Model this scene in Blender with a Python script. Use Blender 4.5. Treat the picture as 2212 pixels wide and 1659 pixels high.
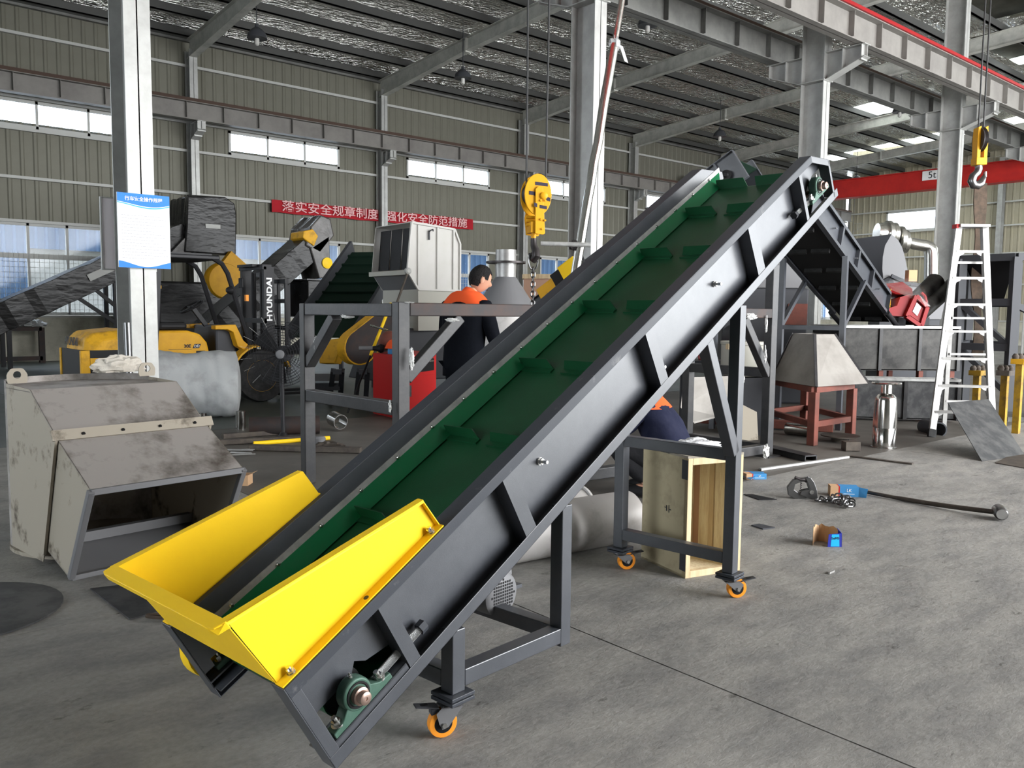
import bpy, bmesh, math, random
from math import pi, sin, cos, radians, sqrt, atan2
from mathutils import Vector as V, Matrix
random.seed(7)
for _o in list(bpy.data.objects): bpy.data.objects.remove(_o)
S = bpy.context.scene; COL = S.collection
# ------------------------------------------------------------------ camera
CH = 1.35; FPX = 1827.0
YAW, PIT, ROL = radians(49.3216), radians(4.86216), radians(-0.58054)
cf = V((cos(YAW)*cos(PIT), sin(YAW)*cos(PIT), -sin(PIT)))
_r = V((sin(YAW), -cos(YAW), 0)); _d = cf.cross(_r)
cr = cos(ROL)*_r + sin(ROL)*_d; cd = -sin(ROL)*_r + cos(ROL)*_d
CP = V((0, 0, CH))
cam = bpy.data.cameras.new('camera'); cam.sensor_width = 36; cam.lens = FPX/2212*36
cam.clip_end = 400
camo = bpy.data.objects.new('camera', cam); COL.objects.link(camo)
_m = Matrix((cr, -cd, -cf)).transposed().to_4x4(); _m.translation = CP
camo.matrix_world = _m; S.camera = camo
def ray(x, y): return cf + cr*((x-1106)/FPX) + cd*((y-829.5)/FPX)
def at(x, y, d): return CP + ray(x, y)*d                       # point at a depth along the view
def gd(x, y, z=0.0):                                           # point on a horizontal plane
    q = ray(x, y); return CP + q*((z-CH)/q.z)
def pl(x, y, p0, n):                                           # point on any plane
    q = ray(x, y); return CP + q*((V(p0)-CP).dot(n)/q.dot(n))
# ------------------------------------------------------------------ light
w = bpy.data.worlds.new('sky'); S.world = w; w.use_nodes = True
_n = w.node_tree.nodes; _n.clear()
_bg = _n.new('ShaderNodeBackground'); _wo = _n.new('ShaderNodeOutputWorld')
_bg.inputs[0].default_value = (0.86, 0.93, 1.0, 1); _bg.inputs[1].default_value = 9.0
w.node_tree.links.new(_bg.outputs[0], _wo.inputs[0])
def area(name, loc, direction, sx, sy, power, col=(1, 0.98, 0.95)):
    l = bpy.data.lights.new(name, 'AREA'); l.shape = 'RECTANGLE'; l.size = sx; l.size_y = sy
    l.energy = power; l.color = col
    o = bpy.data.objects.new(name, l); COL.objects.link(o); o.location = loc
    o.rotation_euler = V(direction).to_track_quat('-Z', 'Y').to_euler(); return o
# daylight through the open doors of the near side and the left gable (outside the frame), plus an added fill light
area('door_and_fill_light', (14.6, -6.9, 3.7), (0.05, 1, -0.06), 19, 6.8, 4700)
area('door_and_fill_light', (28, -6.9, 3.0), (0.55, 1, 0.05), 9, 5.4, 900)  # added light, aimed right to brighten the end wall
area('gable_daylight', (-11.2, 4.0, 2.6), (1, 0.1, -0.1), 9, 4.6, 50)
S.view_settings.view_transform = 'Standard'; S.view_settings.look = 'None'
S.view_settings.gamma = 1; S.view_settings.use_curve_mapping = False
S.view_settings.exposure = 0.0
# ------------------------------------------------------------------ materials
MAT = {}
def mat(name, col, rough=0.5, metal=0.0, col2=None, vs=3.0, vlo=0.4, vhi=0.65, bump=0.0, bs=60.0, spec=0.16, emit=0, alpha=1.0, trans=0.0, coat=0.0, rvar=0.0, det=5.0, str_=None, bd=0.02):
    m = bpy.data.materials.new(name); m.use_nodes = True; nt = m.node_tree; N = nt.nodes; L = nt.links
    b = N['Principled BSDF']; b.inputs['Roughness'].default_value = rough; b.inputs['Metallic'].default_value = metal
    b.inputs['Base Color'].default_value = (*col, 1); b.inputs['Specular IOR Level'].default_value = spec
    b.inputs['Coat Weight'].default_value = coat
    if alpha < 1: b.inputs['Alpha'].default_value = alpha
    if trans: b.inputs['Transmission Weight'].default_value = trans
    tc = N.new('ShaderNodeTexCoord')
    src = tc.outputs['Object']
    if str_:
        mp = N.new('ShaderNodeMapping'); mp.inputs['Scale'].default_value = str_; L.new(src, mp.inputs[0]); src = mp.outputs[0]
    if col2:
        nz = N.new('ShaderNodeTexNoise'); nz.inputs['Scale'].default_value = vs; nz.inputs['Detail'].default_value = det; nz.inputs['Roughness'].default_value = 0.65
        L.new(src, nz.inputs['Vector'])
        rp = N.new('ShaderNodeValToRGB'); rp.color_ramp.elements[0].position = vlo; rp.color_ramp.elements[1].position = vhi
        rp.color_ramp.elements[0].color = (*col, 1); rp.color_ramp.elements[1].color = (*col2, 1)
        L.new(nz.outputs['Fac'], rp.inputs[0]); L.new(rp.outputs[0], b.inputs['Base Color'])
        if rvar:
            mr = N.new('ShaderNodeMapRange'); mr.inputs[1].default_value = 0.3; mr.inputs[2].default_value = 0.7
            mr.inputs[3].default_value = rough-rvar; mr.inputs[4].default_value = rough+rvar
            L.new(nz.outputs['Fac'], mr.inputs[0]); L.new(mr.outputs[0], b.inputs['Roughness'])
    if bump:
        n2 = N.new('ShaderNodeTexNoise'); n2.inputs['Scale'].default_value = bs; n2.inputs['Detail'].default_value = 3
        L.new(src, n2.inputs['Vector'])
        bp = N.new('ShaderNodeBump'); bp.inputs['Strength'].default_value = bump; bp.inputs['Distance'].default_value = bd
        L.new(n2.outputs['Fac'], bp.inputs['Height']); L.new(bp.outputs[0], b.inputs['Normal'])
    if emit:
        b.inputs['Emission Color'].default_value = (*col, 1); b.inputs['Emission Strength'].default_value = emit
    MAT[name] = m; return m
def clear_mat(name, tint, gloss, rough=0.12, facing=0.5):
    m = bpy.data.materials.new(name); m.use_nodes = True; nt = m.node_tree; N = nt.nodes; L = nt.links; N.clear()
    o = N.new('ShaderNodeOutputMaterial'); mx = N.new('ShaderNodeMixShader'); t = N.new('ShaderNodeBsdfTransparent'); g = N.new('ShaderNodeBsdfGlossy')
    t.inputs[0].default_value = (*tint, 1); g.inputs['Roughness'].default_value = rough; mx.inputs[0].default_value = gloss
    L.new(t.outputs[0], mx.inputs[1]); L.new(g.outputs[0], mx.inputs[2]); L.new(mx.outputs[0], o.inputs[0])
    MAT[name] = m; return m
mat('grey_paint', (0.044, 0.048, 0.057), 0.34, 0.0, (0.056, 0.060, 0.070), 9, bump=0.05, bs=420, spec=0.7)
mat('grey_paint_worn', (0.048, 0.052, 0.061), 0.36, 0.0, (0.15, 0.15, 0.15), 14, 0.62, 0.8, bump=0.05, bs=420)
mat('belt_green', (0.004, 0.050, 0.018), 0.42, 0.0, (0.006, 0.062, 0.023), 5, bump=0.03, bs=150, spec=0.3)
mat('skirt_green', (0.006, 0.125, 0.045), 0.34, 0.0, (0.02, 0.12, 0.055), 7, 0.5, 0.8)
mat('strip_steel', (0.42, 0.42, 0.41), 0.45, 0.3, (0.30, 0.30, 0.29), 12)
mat('yellow_paint', (0.92, 0.60, 0.016), 0.42, 0, (0.88, 0.56, 0.016), 3, bump=0.02, bs=200)
mat('yellow_old', (0.62, 0.33, 0.02), 0.5, 0, (0.20, 0.11, 0.02), 6, 0.5, 0.8)
mat('bolt', (0.72, 0.72, 0.70), 0.25, 1.0)
mat('thread', (0.55, 0.56, 0.56), 0.35, 1.0, (0.4, 0.4, 0.4), 2, bump=0.8, bs=500)
mat('bearing_green', (0.055, 0.115, 0.085), 0.38, 0.1, (0.08, 0.14, 0.11), 20)
mat('bearing_dark', (0.015, 0.015, 0.016), 0.5)
mat('shaft', (0.42, 0.30, 0.25), 0.35, 0.8)
mat('rubber', (0.014, 0.014, 0.014), 0.6, 0, (0.03, 0.03, 0.03), 8)
mat('orange_pu', (0.85, 0.30, 0.03), 0.4)
mat('galv', (0.40, 0.40, 0.385), 0.45, 0.35, (0.30, 0.30, 0.285), 3.0, 0.35, 0.7, bump=0.03, bs=30)
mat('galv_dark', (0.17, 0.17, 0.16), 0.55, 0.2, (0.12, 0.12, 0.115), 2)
mat('rust_rail', (0.07, 0.045, 0.035), 0.7)
mat('crane_red', (0.45, 0.025, 0.02), 0.45, 0, (0.36, 0.02, 0.018), 2)
mat('dirty_shaded_floor', (0.095, 0.088, 0.078), 0.55, 0, (0.15, 0.14, 0.125), 1.3, 0.4, 0.7, det=8)  # dirt plus the shade among the machines, both put into the colour
mat('green_floor', (0.045, 0.055, 0.048), 0.4, 0, (0.075, 0.08, 0.072), 1.5)
mat('clad', (0.140, 0.136, 0.108), 0.5, 0.1, (0.162, 0.158, 0.128), 0.6)
mat('galv_window_lit', (0.50, 0.50, 0.46), 0.5, 0.2, (0.36, 0.36, 0.33), 2.5)  # window light on the rafters, put into a paler galvanised colour
mat('beam_grey', (0.20, 0.19, 0.175), 0.55, 0.1, (0.16, 0.15, 0.14), 2)
mat('red_dark', (0.24, 0.012, 0.014), 0.42)
mat('clad_warm', (0.30, 0.275, 0.20), 0.55, 0.1, (0.34, 0.31, 0.24), 0.6)
mat('plaster', (0.50, 0.48, 0.40), 0.85, 0, (0.30, 0.28, 0.22), 1.6, 0.45, 0.75)
mat('frame_white', (0.42, 0.42, 0.40), 0.5)
mat('foil', (0.85, 0.85, 0.80), 0.18, 0.95, (0.6, 0.6, 0.56), 1.2, bump=1.0, bs=6.0, str_=(0.6, 2.2, 1), det=6, bd=0.4)
mat('purlin', (0.075, 0.075, 0.072), 0.5, 0.3)
mat('raw_steel', (0.022, 0.0225, 0.0245), 0.42, 0.0, (0.048, 0.045, 0.044), 5, 0.4, 0.75, bump=0.04, bs=40, spec=0.3)
mat('raw_rusty', (0.034, 0.030, 0.030), 0.5, 0.1, (0.055, 0.033, 0.027), 6, 0.42, 0.7)
mat('weld', (0.75, 0.75, 0.73), 0.6, 0.3, (0.45, 0.45, 0.44), 60)
mat('chute_steel', (0.35, 0.325, 0.305), 0.55, 0.25, (0.085, 0.072, 0.06), 4.5, 0.46, 0.72, det=8)
mat('chute_tan', (0.33, 0.295, 0.24), 0.6, 0.15, (0.085, 0.068, 0.05), 6, 0.56, 0.70, det=8)
mat('black', (0.012, 0.012, 0.013), 0.5)
mat('black_paint', (0.02, 0.02, 0.022), 0.38)
mat('dark_grey', (0.05, 0.052, 0.058), 0.45)
mat('mid_grey', (0.16, 0.16, 0.165), 0.5, 0.1)
mat('tarp', (0.36, 0.37, 0.37), 0.55, 0, (0.24, 0.24, 0.24), 4, 0.5, 0.8, bump=0.5, bs=5)
mat('cloth_white', (0.62, 0.58, 0.51), 0.9, 0, (0.50, 0.46, 0.40), 8, bump=0.4, bs=25)
mat('wrap_dark', (0.014, 0.0135, 0.0135), 0.24, 0, (0.034, 0.033, 0.032), 2.5, 0.5, 0.8, bump=0.5, bs=3, str_=(1, 1, 3), spec=0.16)
mat('wrap_grey', (0.050, 0.046, 0.043), 0.25, 0, (0.11, 0.102, 0.096), 3, bump=0.5, bs=4, spec=0.2)
mat('film', (0.5, 0.5, 0.5), 0.12, 0, alpha=0.07, bump=1.0, bs=12, spec=0.9)
mat('white_paint', (0.58, 0.565, 0.535), 0.45, 0, (0.55, 0.54, 0.5), 3)
mat('beige', (0.42, 0.41, 0.36), 0.5)
mat('silver', (0.75, 0.74, 0.70), 0.22, 1.0, (0.6, 0.59, 0.55), 6)
mat('stainless', (0.55, 0.54, 0.52), 0.16, 1.0, (0.45, 0.44, 0.42), 5)
mat('alu', (0.36, 0.355, 0.345), 0.42, 0.5, (0.28, 0.275, 0.265), 8)
mat('tank_steel', (0.018, 0.0175, 0.017), 0.40, 0.2, (0.085, 0.082, 0.076), 2.2, 0.4, 0.75)
mat('yellow_fork', (0.60, 0.31, 0.012), 0.45, 0, (0.52, 0.26, 0.012), 4)
mat('yellow_dull', (0.36, 0.21, 0.02), 0.6, 0, (0.10, 0.07, 0.03), 6, 0.45, 0.7)
mat('hood_grey', (0.25, 0.235, 0.215), 0.55, 0.2, (0.17, 0.155, 0.14), 2.2, 0.45, 0.75)
mat('red_brown', (0.17, 0.055, 0.04), 0.6, 0, (0.11, 0.045, 0.035), 5)
mat('red', (0.42, 0.018, 0.018), 0.4)
mat('orange_cloth', (0.80, 0.10, 0.025), 0.85)
mat('navy', (0.014, 0.016, 0.034), 0.9, 0, (0.020, 0.022, 0.042), 8, bump=0.6, bs=9, spec=0.08)
mat('jacket_blk', (0.006, 0.007, 0.010), 0.9, bump=0.5, bs=9, spec=0.06)
mat('trouser', (0.016, 0.016, 0.018), 0.85, bump=0.6, bs=14)
mat('skin', (0.47, 0.25, 0.165), 0.55)
mat('hair', (0.010, 0.009, 0.009), 0.55, bump=0.6, bs=120)
mat('pine', (0.68, 0.54, 0.34), 0.65, 0, (0.54, 0.40, 0.24), 6, str_=(4, 4, 0.6))
mat('ply', (0.40, 0.34, 0.22), 0.75, 0, (0.17, 0.14, 0.09), 6, 0.48, 0.8, det=8)
mat('ply_top', (0.30, 0.27, 0.22), 0.75, 0, (0.05, 0.05, 0.05), 7, 0.45, 0.62, det=7)
mat('pine_pale', (0.88, 0.78, 0.56), 0.7, 0, (0.70, 0.56, 0.36), 9, str_=(5, 5, .8))
mat('pine_pink', (0.50, 0.31, 0.22), 0.7)
mat('pipe_grey', (0.50, 0.48, 0.465), 0.5, 0.2, (0.30, 0.28, 0.26), 5, 0.52, 0.75)
mat('cardboard', (0.52, 0.33, 0.19), 0.85)
mat('box_blue', (0.05, 0.22, 0.46), 0.6)
mat('box_cyan', (0.02, 0.42, 0.80), 0.5)
mat('box_navy', (0.03, 0.04, 0.32), 0.5)
mat('paper', (0.80, 0.80, 0.80), 0.6)
mat('board_back', (0.85, 0.79, 0.81), 0.6)
mat('banner_red', (0.36, 0.012, 0.02), 0.7, 0, (0.30, 0.010, 0.018), 1)
mat('banner_text', (0.70, 0.42, 0.42), 0.7)
mat('white_ink', (0.8, 0.8, 0.8), 0.6)
mat('dark_ink', (0.03, 0.03, 0.035), 0.6)
mat('grey_ink', (0.45, 0.45, 0.47), 0.6)
mat('ext_blue', (0.10, 0.17, 0.29), 0.6)
mat('ext_white', (0.48, 0.48, 0.46), 0.7)
mat('sheet_dark', (0.045, 0.046, 0.048), 0.5, 0.2, (0.085, 0.085, 0.085), 5, 0.42, 0.58, det=7)
mat('scrap', (0.10, 0.085, 0.07), 0.6, 0.3, (0.06, 0.05, 0.045), 8)
mat('rubber_belt', (0.012, 0.012, 0.012), 0.7)
mat('belt_dark', (0.008, 0.022, 0.014), 0.6)
mat('wire_rope', (0.05, 0.05, 0.05), 0.5, 0.5)
mat('hook_yellow', (0.66, 0.32, 0.012), 0.42, 0, (0.30, 0.15, 0.02), 7, 0.6, 0.8)
mat('hook_dark', (0.05, 0.045, 0.045), 0.4, 0.6)
mat('purple_tape', (0.035, 0.03, 0.05), 0.5)
mat('sling', (0.085, 0.06, 0.045), 0.9, 0, (0.05, 0.04, 0.03), 10)
mat('chrome_dark', (0.16, 0.16, 0.16), 0.28, 0.9)
mat('plastic_white', (0.72, 0.72, 0.74), 0.35, 0, bump=0.6, bs=30)
clear_mat('glass', (0.95, 0.97, 1.0), 0.015)
clear_mat('skylight', (0.55, 0.55, 0.5), 0.05, 0.5)
# ------------------------------------------------------------------ mesh builder
def perp(a):
    a = a.normalized(); b = V((0, 0, 1)) if abs(a.z) < 0.9 else V((1, 0, 0))
    u = a.cross(b).normalized(); return u, a.cross(u).normalized()
class MB:
    def __init__(s, m=None): s.v = []; s.f = []; s.m = m
    def add(s, vs, fs):
        k = len(s.v); s.v += [V(x) for x in vs]; s.f += [tuple(i+k for i in f) for f in fs]; return s
    def hexa(s, p):   # 8 points: bottom ring 0-3, top ring 4-7
        return s.add(p, [(3, 2, 1, 0), (4, 5, 6, 7), (0, 1, 5, 4), (1, 2, 6, 5), (2, 3, 7, 6), (3, 0, 4, 7)])
    def box(s, a, b):
        x0, y0, z0 = a; x1, y1, z1 = b
        return s.hexa([(x0, y0, z0), (x1, y0, z0), (x1, y1, z0), (x0, y1, z0), (x0, y0, z1), (x1, y0, z1), (x1, y1, z1), (x0, y1, z1)])
    def obox(s, c, ax, ay, az):   # centre and three half vectors
        c, ax, ay, az = V(c), V(ax), V(ay), V(az)
        return s.hexa([c-ax-ay-az, c+ax-ay-az, c+ax+ay-az, c-ax+ay-az, c-ax-ay+az, c+ax-ay+az, c+ax+ay+az, c-ax+ay+az])
    def beam(s, p, q, w, h, up=(0, 0, 1)):
        p, q = V(p), V(q); d = (q-p).normalized(); up = V(up); sd = d.cross(up)
        if sd.length < 1e-4: sd = d.cross(V((1, 0, 0)))
        sd.normalize(); u = sd.cross(d).normalized(); a = sd*w/2; b = u*h/2
        return s.hexa([p-a-b, p+a-b, p+a+b, p-a+b, q-a-b, q+a-b, q+a+b, q-a+b])
    def cyl(s, p, q, r, r2=None, n=16, cap=True):
        p, q = V(p), V(q); r2 = r if r2 is None else r2; u, w_ = perp(q-p)
        vs = []
        for c, rr in ((p, r), (q, r2)):
            for i in range(n): t = 2*pi*i/n; vs.append(c+(u*cos(t)+w_*sin(t))*rr)
        fs = [(i, (i+1) % n, n+(i+1) % n, n+i) for i in range(n)]
        if cap: fs += [tuple(range(n-1, -1, -1)), tuple(range(n, 2*n))]
        return s.add(vs, fs)
    def pipe(s, p, q, r, ri, n=20):   # open tube with wall thickness
        p, q = V(p), V(q); u, w_ = perp(q-p); vs = []
        for c, rr in ((p, r), (q, r), (q, ri), (p, ri)):
            for i in range(n): t = 2*pi*i/n; vs.append(c+(u*cos(t)+w_*sin(t))*rr)
        fs = []
        for k in range(4):
            for i in range(n): fs.append((k*n+i, k*n+(i+1) % n, ((k+1) % 4)*n+(i+1) % n, ((k+1) % 4)*n+i))
        return s.add(vs, fs)
    def lathe(s, p, axis, prof, n=20, cap=True):
        p = V(p); axis = V(axis).normalized(); u, w_ = perp(axis); vs = []
        for rr, t in prof:
            for i in range(n): a = 2*pi*i/n; vs.append(p+axis*t+(u*cos(a)+w_*sin(a))*rr)
        fs = [(k*n+i, k*n+(i+1) % n, (k+1)*n+(i+1) % n, (k+1)*n+i) for k in range(len(prof)-1) for i in range(n)]
        if cap: fs += [tuple(range(n-1, -1, -1)), tuple(range((len(prof)-1)*n, len(prof)*n))]
        return s.add(vs, fs)
    def prism(s, pts, t):
        pts = [V(x) for x in pts]; t = V(t); n = len(pts)
        return s.add(pts+[x+t for x in pts], [tuple(range(n-1, -1, -1)), tuple(range(n, 2*n))]+[(i, (i+1) % n, n+(i+1) % n, n+i) for i in range(n)])
    def loft(s, rings, cap=True, closed=True):
        n = len(rings[0]); vs = [x for r in rings for x in r]; fs = []
        for k in range(len(rings)-1):
            for i in range(n if closed else n-1): fs.append((k*n+i, k*n+(i+1) % n, (k+1)*n+(i+1) % n, (k+1)*n+i))
        if cap: fs += [tuple(range(n-1, -1, -1)), tuple(range((len(rings)-1)*n, len(rings)*n))]
        return s.add(vs, fs)
    def tube(s, path, r, n=8, closed=False, cap=True):
        P = [V(x) for x in path]; m = len(P); rings = []; pu = None
        for i in range(m):
            a = P[(i-1) % m] if (closed or i) else P[0]; b = P[(i+1) % m] if (closed or i < m-1) else P[-1]
            d = (b-a).normalized()
            if pu is None: u, w_ = perp(d)
            else: u = (pu-d*pu.dot(d)).normalized(); w_ = d.cross(u)
            pu = u; rr = r[i] if isinstance(r, (list, tuple)) else r
            rings.append([P[i]+(u*cos(2*pi*k/n)+w_*sin(2*pi*k/n))*rr for k in range(n)])
        if closed: rings.append(rings[0])
        return s.loft(rings, cap=cap and not closed)
    def sheet(s, quad, t):   # flat plate from polygon points, thickened along its normal
        q = [V(x) for x in quad]; nrm = (q[1]-q[0]).cross(q[2]-q[0]).normalized()
        return s.prism([x-nrm*t/2 for x in q], nrm*t)
    def hexnut(s, p, q, r): return s.cyl(p, q, r, n=6)
    def grid(s, f, nu, nv):
        k = [[f(i/nu, j/nv) for i in range(nu+1)] for j in range(nv+1)]
        return s.add([x for r in k for x in r], [(j*(nu+1)+i, j*(nu+1)+i+1, (j+1)*(nu+1)+i+1, (j+1)*(nu+1)+i) for j in range(nv) for i in range(nu)])
def wloc(o):
    p = V((0, 0, 0))
    while o: p = p+o.location; o = o.parent
    return p
def obj(name, mb, m, parent=None, smooth=False, bevel=0.0, mods=None, centre=True):
    me = bpy.data.meshes.new(name); vs = mb.v
    if mb.m is not None: vs = [mb.m @ x for x in vs]
    base = wloc(parent)
    if centre and vs:
        lo = V([min(x[i] for x in vs) for i in range(3)]); hi = V([max(x[i] for x in vs) for i in range(3)])
        c = V(((lo.x+hi.x)/2, (lo.y+hi.y)/2, lo.z))
    else: c = base.copy()
    me.from_pydata([x-c for x in vs], [], mb.f); me.update()
    bm = bmesh.new(); bm.from_mesh(me); bmesh.ops.recalc_face_normals(bm, faces=bm.faces); bm.to_mesh(me); bm.free()
    if isinstance(m, str): m = MAT[m]
    me.materials.append(m)
    if smooth:
        for p in me.polygons: p.use_smooth = True
        me.set_sharp_from_angle(angle=radians(38))
    o = bpy.data.objects.new(name, me); COL.objects.link(o); o.location = c-base
    if parent: o.parent = parent
    if bevel:
        b = o.modifiers.new('bevel', 'BEVEL'); b.width = bevel; b.segments = 2; b.limit_method = 'ANGLE'
    return o
def thing(name, label, cat, loc=(0, 0, 0), group=None):
    o = bpy.data.objects.new(name, None); COL.objects.link(o); o.location = V(loc); o.empty_display_size = 0.1
    o['label'] = label; o['category'] = cat
    if group: o['group'] = group
    return o
def tag(o, label, cat, group=None):
    o['label'] = label; o['category'] = cat
    if group: o['group'] = group
    return o
def struct(o): o['kind'] = 'structure'; return o
def stuff(o): o['kind'] = 'stuff'; return o
def dup(o, off, parent=None):                                   # a copy of a thing with its parts and sub-parts
    c = o.copy(); COL.objects.link(c)
    if parent: c.parent = parent
    else: c.location = o.location+V(off)
    for ch in list(o.children): dup(ch, off, c)
    return c
def text(name, body, size, p, xd, yd, m, parent, ext=0.001, sx=1.0, align='CENTER', bold=0.0):
    c = bpy.data.curves.new(name, 'FONT'); c.body = body; c.size = size; c.extrude = ext; c.align_x = align; c.align_y = 'CENTER'; c.offset = bold
    o = bpy.data.objects.new('tmp', c); COL.objects.link(o); bpy.context.view_layer.update()
    me = bpy.data.meshes.new_from_object(o.evaluated_get(bpy.context.evaluated_depsgraph_get()))
    COL.objects.unlink(o); bpy.data.objects.remove(o)
    xd = V(xd).normalized(); yd = V(yd).normalized(); zd = xd.cross(yd)
    M = Matrix((xd*sx, yd, zd)).transposed()
    for v in me.vertices: v.co = M @ v.co
    me.materials.clear(); me.materials.append(MAT[m]); me.name = name
    q = bpy.data.objects.new(name, me); COL.objects.link(q); q.location = V(p)-wloc(parent)
    if parent: q.parent = parent
    return q
def arc(c, u, v_, r, a0, a1, n): return [V(c)+V(u)*(r*cos(a0+(a1-a0)*i/n))+V(v_)*(r*sin(a0+(a1-a0)*i/n)) for i in range(n+1)]
Z = V((0, 0, 1))
# ------------------------------------------------------------------ floor
YW, XE, YC, YF = 23.7, 44.5, 8.57, -7.0
_fm = mat('concrete', (0.20, 0.19, 0.172), 0.62)
_nt = _fm.node_tree; _N = _nt.nodes; _L = _nt.links; _b = _N['Principled BSDF']; _tc = [n for n in _N if n.type == 'TEX_COORD'][0]
def _noise(sc, det, lo, hi, c0, c1, mp=None, rough=0.6):
    nz = _N.new('ShaderNodeTexNoise'); nz.inputs['Scale'].default_value = sc; nz.inputs['Detail'].default_value = det; nz.inputs['Roughness'].default_value = rough
    if mp:
        q = _N.new('ShaderNodeMapping'); q.inputs['Scale'].default_value = mp[:3]; q.inputs['Rotation'].default_value = (0, 0, mp[3]); _L.new(_tc.outputs['Object'], q.inputs[0]); _L.new(q.outputs[0], nz.inputs['Vector'])
    else: _L.new(_tc.outputs['Object'], nz.inputs['Vector'])
    r = _N.new('ShaderNodeValToRGB'); r.color_ramp.elements[0].position = lo; r.color_ramp.elements[1].position = hi
    r.color_ramp.elements[0].color = (*c0, 1); r.color_ramp.elements[1].color = (*c1, 1); _L.new(nz.outputs['Fac'], r.inputs[0]); return r.outputs[0]
def _mul(a, b_):
    m = _N.new('ShaderNodeMixRGB'); m.blend_type = 'MULTIPLY'; m.inputs[0].default_value = 1; _L.new(a, m.inputs[1]); _L.new(b_, m.inputs[2]); return m.outputs[0]
_c = _noise(0.55, 6, 0.3, 0.7, (0.215, 0.21, 0.198), (0.30, 0.292, 0.275))
_c = _mul(_c, _noise(2.6, 8, 0.36, 0.60, (0.74, 0.74, 0.75), (1.05, 1.04, 1.02), (1, 2.2, 1, 0.7)))
_c = _mul(_c, _noise(5, 9, 0.61, 0.68, (1, 1, 1), (0.45, 0.44, 0.43), (1, 1.8, 1, 0.4), 0.72))
_c = _mul(_c, _noise(40, 4, 0.3, 0.7, (0.86, 0.86, 0.86), (1.1, 1.1, 1.1)))
_L.new(_c, _b.inputs['Base Color'])
_bp = _N.new('ShaderNodeBump'); _bp.inputs['Strength'].default_value = 0.35; _bp.inputs['Distance'].default_value = 0.02
_L.new(_noise(11, 8, 0.2, 0.8, (1, 1, 1), (0, 0, 0), (1, 1.9, 1, 0.4), 0.7), _bp.inputs['Height']); _L.new(_bp.outputs[0], _b.inputs['Normal'])
fl_ = struct(obj('floor', MB().box((-14, -9, -0.30), (48, 27, -0.06)), 'concrete', centre=False))
# slabs between the saw-cut joints; the joint beside the conveyor runs along Y at X = 2.51
_xs = [-14, -9.5, -3.5, 2.51, 8.5, 14.5, 20.5, 27, 34, 41, 48]; _ys = [-9, -3.5, 3.9, 9.3, 15.3, 21.3, 27]
for i in range(len(_xs)-1):
    for j in range(len(_ys)-1):
        obj('slab', MB().box((_xs[i]+0.004, _ys[j]+0.004, -0.06), (_xs[i+1]-0.004, _ys[j+1]-0.004, 0)), 'green_floor' if j >= 3 and i < 6 else 'dirty_shaded_floor' if j == 2 and i >= 3 else 'concrete', fl_, centre=False)
# ------------------------------------------------------------------ back wall: cladding sheets, girts, windows
def bays(k0, k1): return [2.68+6*k for k in range(k0, k1)]
WX = [(x+1.1, x+4.62) for x in bays(-2, 7)]
def rib_sheet(x0, x1, z0, z1, y, n=2, dep=0.022, swap=False):
    pts = []; st = (x1-x0)/n
    for i in range(n):
        a = x0+i*st
        pts += [(a, 0), (a+st*0.62, 0), (a+st*0.72, -dep), (a+st*0.9, -dep)]
    pts.append((x1+0.012, 0.001)); mb = MB(); k = len(pts)
    f = (lambda p, z: (y+p[1], p[0], z)) if swap else (lambda p, z: (p[0], y+p[1], z))
    mb.add([f(p, z0) for p in pts]+[f(p, z1) for p in pts], [(i, i+1, k+i+1, k+i) for i in range(k-1)]); return mb
wb = struct(obj('wall_back', MB().box((-12, YW+0.32, 0), (XE+0.3, YW+0.40, 1.1)), 'plaster', centre=False))
obj('plinth', MB().box((-12, YW+0.10, 0), (XE, YW+0.32, 1.1)), 'plaster', wb)
obj('plinth_cap', MB().box((-12, YW+0.04, 1.1), (XE, YW+0.32, 1.15)), 'frame_white', wb)
SW = 0.6
def in_win(a, b): return any(a < x1-0.02 and b > x0+0.02 for x0, x1 in WX)
xg = -12.0
edges = sorted(set([round(v, 3) for p in WX for v in p]+[-12.0, XE]))
segs = []
for a, b in zip(edges[:-1], edges[1:]):
    n = max(1, round((b-a)/SW))
    for i in range(n): segs.append((a+(b-a)*i/n, a+(b-a)*(i+1)/n))
for a, b in segs:
    if b < -4: continue
    zs = [(1.15, 9.0)] if not in_win(a, b) else [(3.42, 5.84), (6.38, 9.0)]
    for z0, z1 in zs: obj('wall_sheet', rib_sheet(a, b, z0, z1, YW+0.12), 'clad', wb)
for z in (3.45, 4.5, 5.66, 6.43, 7.92):
    obj('girt', MB().box((-12, YW+0.0, z-0.035), (XE, YW+0.075, z+0.035)), 'frame_white', wb)
wn = 0
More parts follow.
